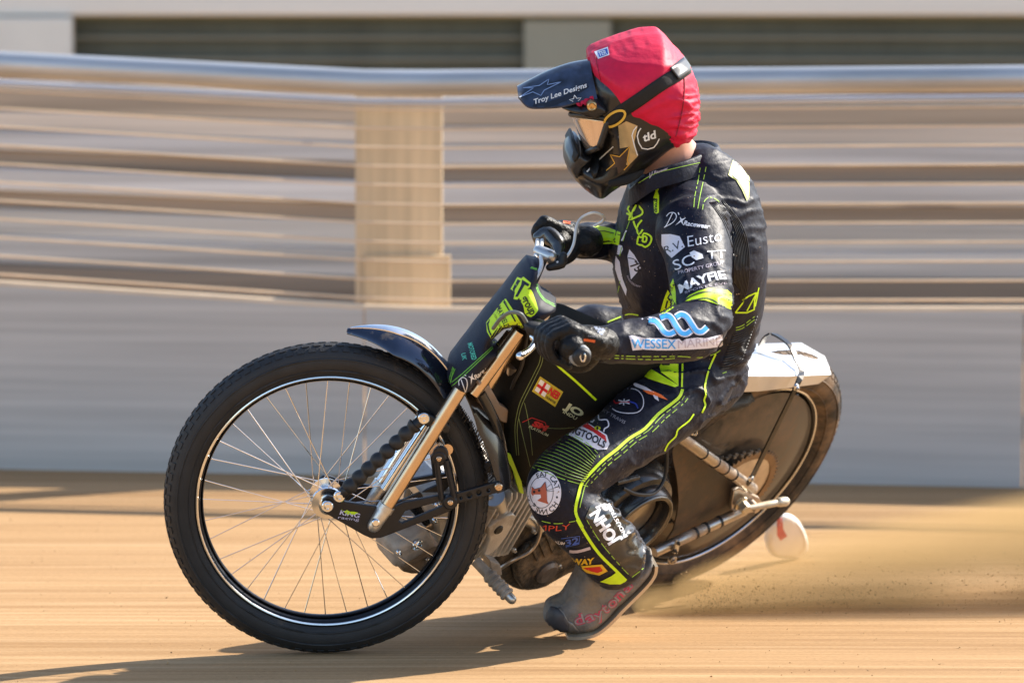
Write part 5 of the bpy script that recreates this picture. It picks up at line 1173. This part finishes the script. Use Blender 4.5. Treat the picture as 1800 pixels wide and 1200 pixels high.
mark('lettering', M_white, lambda L: (DD.text(L, 'JOHN', cS(1318, 548), cS(1198, 362), 21, 2, 0, .05), DD.text(L, 'INDUSTRIES', cS(1360, 520), cS(1258, 332), 7, 2, 0, .02), DD.ribbon(L, [cS(*p) for p in ((1180, 360), (1230, 340), (1260, 350))], 3, 2, 0, 2)))
# stitching
St = [[cF(*p) for p in ((0, 680), (200, 688), (400, 690), (630, 688), (820, 700), (960, 665), (1040, 610))], [cF(*p) for p in ((0, 705), (200, 715), (420, 718), (610, 705))], [(1067, 568), (1066, 590), (1069, 615), (1073, 640)],
      [cL(*p) for p in ((1375, 235), (1345, 310), (1215, 415), (1125, 510), (1025, 572), (945, 642), (855, 712), (785, 782), (715, 860), (690, 940), (672, 1020))], [cL(*p) for p in ((1405, 255), (1365, 325), (1240, 430), (1150, 520), (1045, 585), (960, 660), (870, 730), (800, 800), (735, 870))],
      [cL(*p) for p in ((1408, 120), (1480, 125), (1560, 122), (1640, 100))], [cL(*p) for p in ((1408, 145), (1480, 152), (1560, 150), (1640, 125))], [cL(*p) for p in ((325, 738), (430, 780), (560, 830), (690, 868), (740, 885))], [cL(*p) for p in ((490, 512), (600, 530), (710, 585), (790, 660), (805, 700))],
      [cB(*p) for p in ((905, 330), (880, 480), (850, 620), (838, 745))], [cB(*p) for p in ((968, 320), (935, 480), (905, 620), (880, 760))], [cB(*p) for p in ((930, 770), (945, 690), (990, 645), (1050, 650), (1110, 690))], [cA(*p) for p in ((1455, 890), (1520, 870), (1600, 810))], [cA(*p) for p in ((1455, 905), (1520, 888), (1600, 830))],
      [cS(*p) for p in ((1130, 430), (1190, 530), (1260, 620), (1340, 710), (1375, 745))], [cS(*p) for p in ((1225, 290), (1300, 320), (1390, 450), (1470, 580), (1490, 640), (1450, 700), (1385, 752))], [cS(*p) for p in ((800, 395), (860, 430), (960, 450), (1065, 435))], [cC(*p) for p in ((1190, 20), (1120, 170), (1060, 350), (1015, 540))], [cC(*p) for p in ((990, 950), (1005, 880), (1020, 800))]]
mark('stitching', [M_thread], lambda L: [DD.ribbon(L, p, 1.4, 1, 0, 3, (5, 2)) for p in St])
rs2 = random.Random(5)
def specks(L):
    for i in range(420):
        if rs2.random() < .5: c_ = (rs2.gauss(1200, 75), rs2.gauss(450, 100))
        else: c_ = (rs2.gauss(1050, 60), rs2.gauss(860, 90))
        r_ = rs2.uniform(.35, 1.0)*(1.7 if rs2.random() < .06 else 1); a0 = rs2.random()*6
        DD._map(L, [(c_[0]+r_*math.cos(a0+k*1.57)*rs2.uniform(.6, 1.2), c_[1]+r_*math.sin(a0+k*1.57)*rs2.uniform(.6, 1.2)) for k in range(4)], [(0, 1, 2, 3)], 6, 0)
mark('dirt_specks', [mat('dried_dirt', (.30, .22, .15), .9)], specks)
bpy.data.objects['dirt_specks']['kind'] = 'stuff'
mark('cuff_piping', [M_neon], lambda L: DD.ribbon(L, [(1068, 566), (1085, 559), (1105, 552), (1122, 554)], 2.4, 1, 0, 3))
def m21(L):
    DD.poly(L, [cC(*p) for p in ((712, 250), (760, 215), (900, 240), (1025, 290), (1008, 420), (900, 375), (712, 400))], 0, 0, 5); DD.ribbon(L, [cC(*p) for p in ((695, 445), (800, 415), (930, 400), (1000, 420))], 3, 0, 0, 2)
    DD.ribbon(L, [cC(*p) for p in ((712, 285), (850, 275), (1020, 320))], 1.4, 1, 1, 2)
mark('forearm_panel', [M_neon, M_ink], m21)
DK = Decal(bvh_of(col.data), suit, .0012); L_ = MB(); DK.ribbon(L_, [(1125, 300), (1150, 283), (1190, 270), (1225, 257)], 1.1, 0, 0, 4); DK.ribbon(L_, [(1122, 322), (1150, 306), (1190, 295), (1240, 284)], 1.1, 0, 0, 4); dracewear(DK, L_, (1142, 312), .45, -20, 1); L_.build('collar_stitching', [M_thread, M_lil], suit, False)

# ================================================================== spray of shale off the rear tyre
def dust():
    mb = MB(); P = [(0.33, 10.95, .06), (.75, 11.05, .13), (1.2, 11.14, .18), (1.9, 11.30, .22), (2.8, 11.5, .28), (4.2, 11.8, .34)]; rr = [.08, .17, .24, .32, .42, .54]
    tube(mb, [V(p) for p in P], rr, 24, 4, 'round')
    m = bpy.data.materials.new('dust'); m.use_nodes = True; t = m.node_tree; t.nodes.clear(); N = t.nodes.new; L = t.links.new
    out = N('ShaderNodeOutputMaterial'); pv = N('ShaderNodeVolumePrincipled'); L(pv.outputs[0], out.inputs['Volume'])
    pv.inputs['Color'].default_value = (.97, .62, .27, 1); pv.inputs['Anisotropy'].default_value = .2
    tc = N('ShaderNodeTexCoord'); mp = N('ShaderNodeMapping'); mp.inputs['Scale'].default_value = (1.1, 3, 6.5); mp.inputs['Rotation'].default_value = (0, R(8), 0); L(tc.outputs['Object'], mp.inputs[0])
    n = N('ShaderNodeTexNoise'); n.inputs['Scale'].default_value = 1.3; n.inputs['Detail'].default_value = 4; L(mp.outputs[0], n.inputs[0])
    r = N('ShaderNodeMapRange'); r.inputs[1].default_value = .36; r.inputs[2].default_value = .66; r.inputs[3].default_value = .1; r.inputs[4].default_value = 1; L(n.outputs[0], r.inputs[0])
    sx = N('ShaderNodeSeparateXYZ'); L(tc.outputs['Object'], sx.inputs[0])
    def M_(op, a, b=None):
        q = N('ShaderNodeMath'); q.operation = op
        for i_, v_ in enumerate((a, b)):
            if v_ is None: continue
            if isinstance(v_, (int, float)): q.inputs[i_].default_value = v_
            else: L(v_, q.inputs[i_])
        return q.outputs[0]
    xr = M_('SUBTRACT', sx.outputs[0], .36); rad = M_('ADD', M_('MULTIPLY', M_('POWER', M_('MAXIMUM', xr, 0), .6), .15), .05)
    dz = M_('DIVIDE', M_('SUBTRACT', sx.outputs[2], M_('MULTIPLY', rad, .45)), rad); dy = M_('DIVIDE', M_('SUBTRACT', sx.outputs[1], M_('ADD', M_('MULTIPLY', xr, .22), 10.96)), M_('MULTIPLY', rad, 1.3))
    fall = M_('MAXIMUM', M_('SUBTRACT', 1, M_('ADD', M_('MULTIPLY', dz, dz), M_('MULTIPLY', dy, dy))), 0)
    L(M_('MULTIPLY', M_('MULTIPLY', r.outputs[0], fall), 17), pv.inputs['Density'])
    return props(mb.build('dust_plume', m, None, True, 0), 'brown shale dust thrown up behind the rear tyre', 'dust', kind='stuff')
dust()
mb = MB(); rs = random.Random(3)
for i in range(5000):
    t = rs.random()**1.7; x = .42+2.6*t+rs.gauss(0, .03); y = 10.97+.5*t+rs.gauss(0, .04+.1*t); z = abs(rs.gauss(.02+.06*t, .03+.09*t)); s = rs.uniform(.0007, .0024)*(1 if rs.random() < .9 else 1.8)
    q = [V((rs.uniform(-1, 1), rs.uniform(-1, 1), rs.uniform(-1, 1))).normalized()*s for _ in range(4)]
    mb.add([V((x, y, max(z, s)))+a for a in q], [(0, 1, 2), (0, 2, 3), (0, 3, 1), (1, 3, 2)])
props(mb.build('flying_shale', mat('shale_grit', (.42, .27, .14), .95), None, False), 'loose shale grit flying behind the rear tyre', 'grit', kind='stuff')
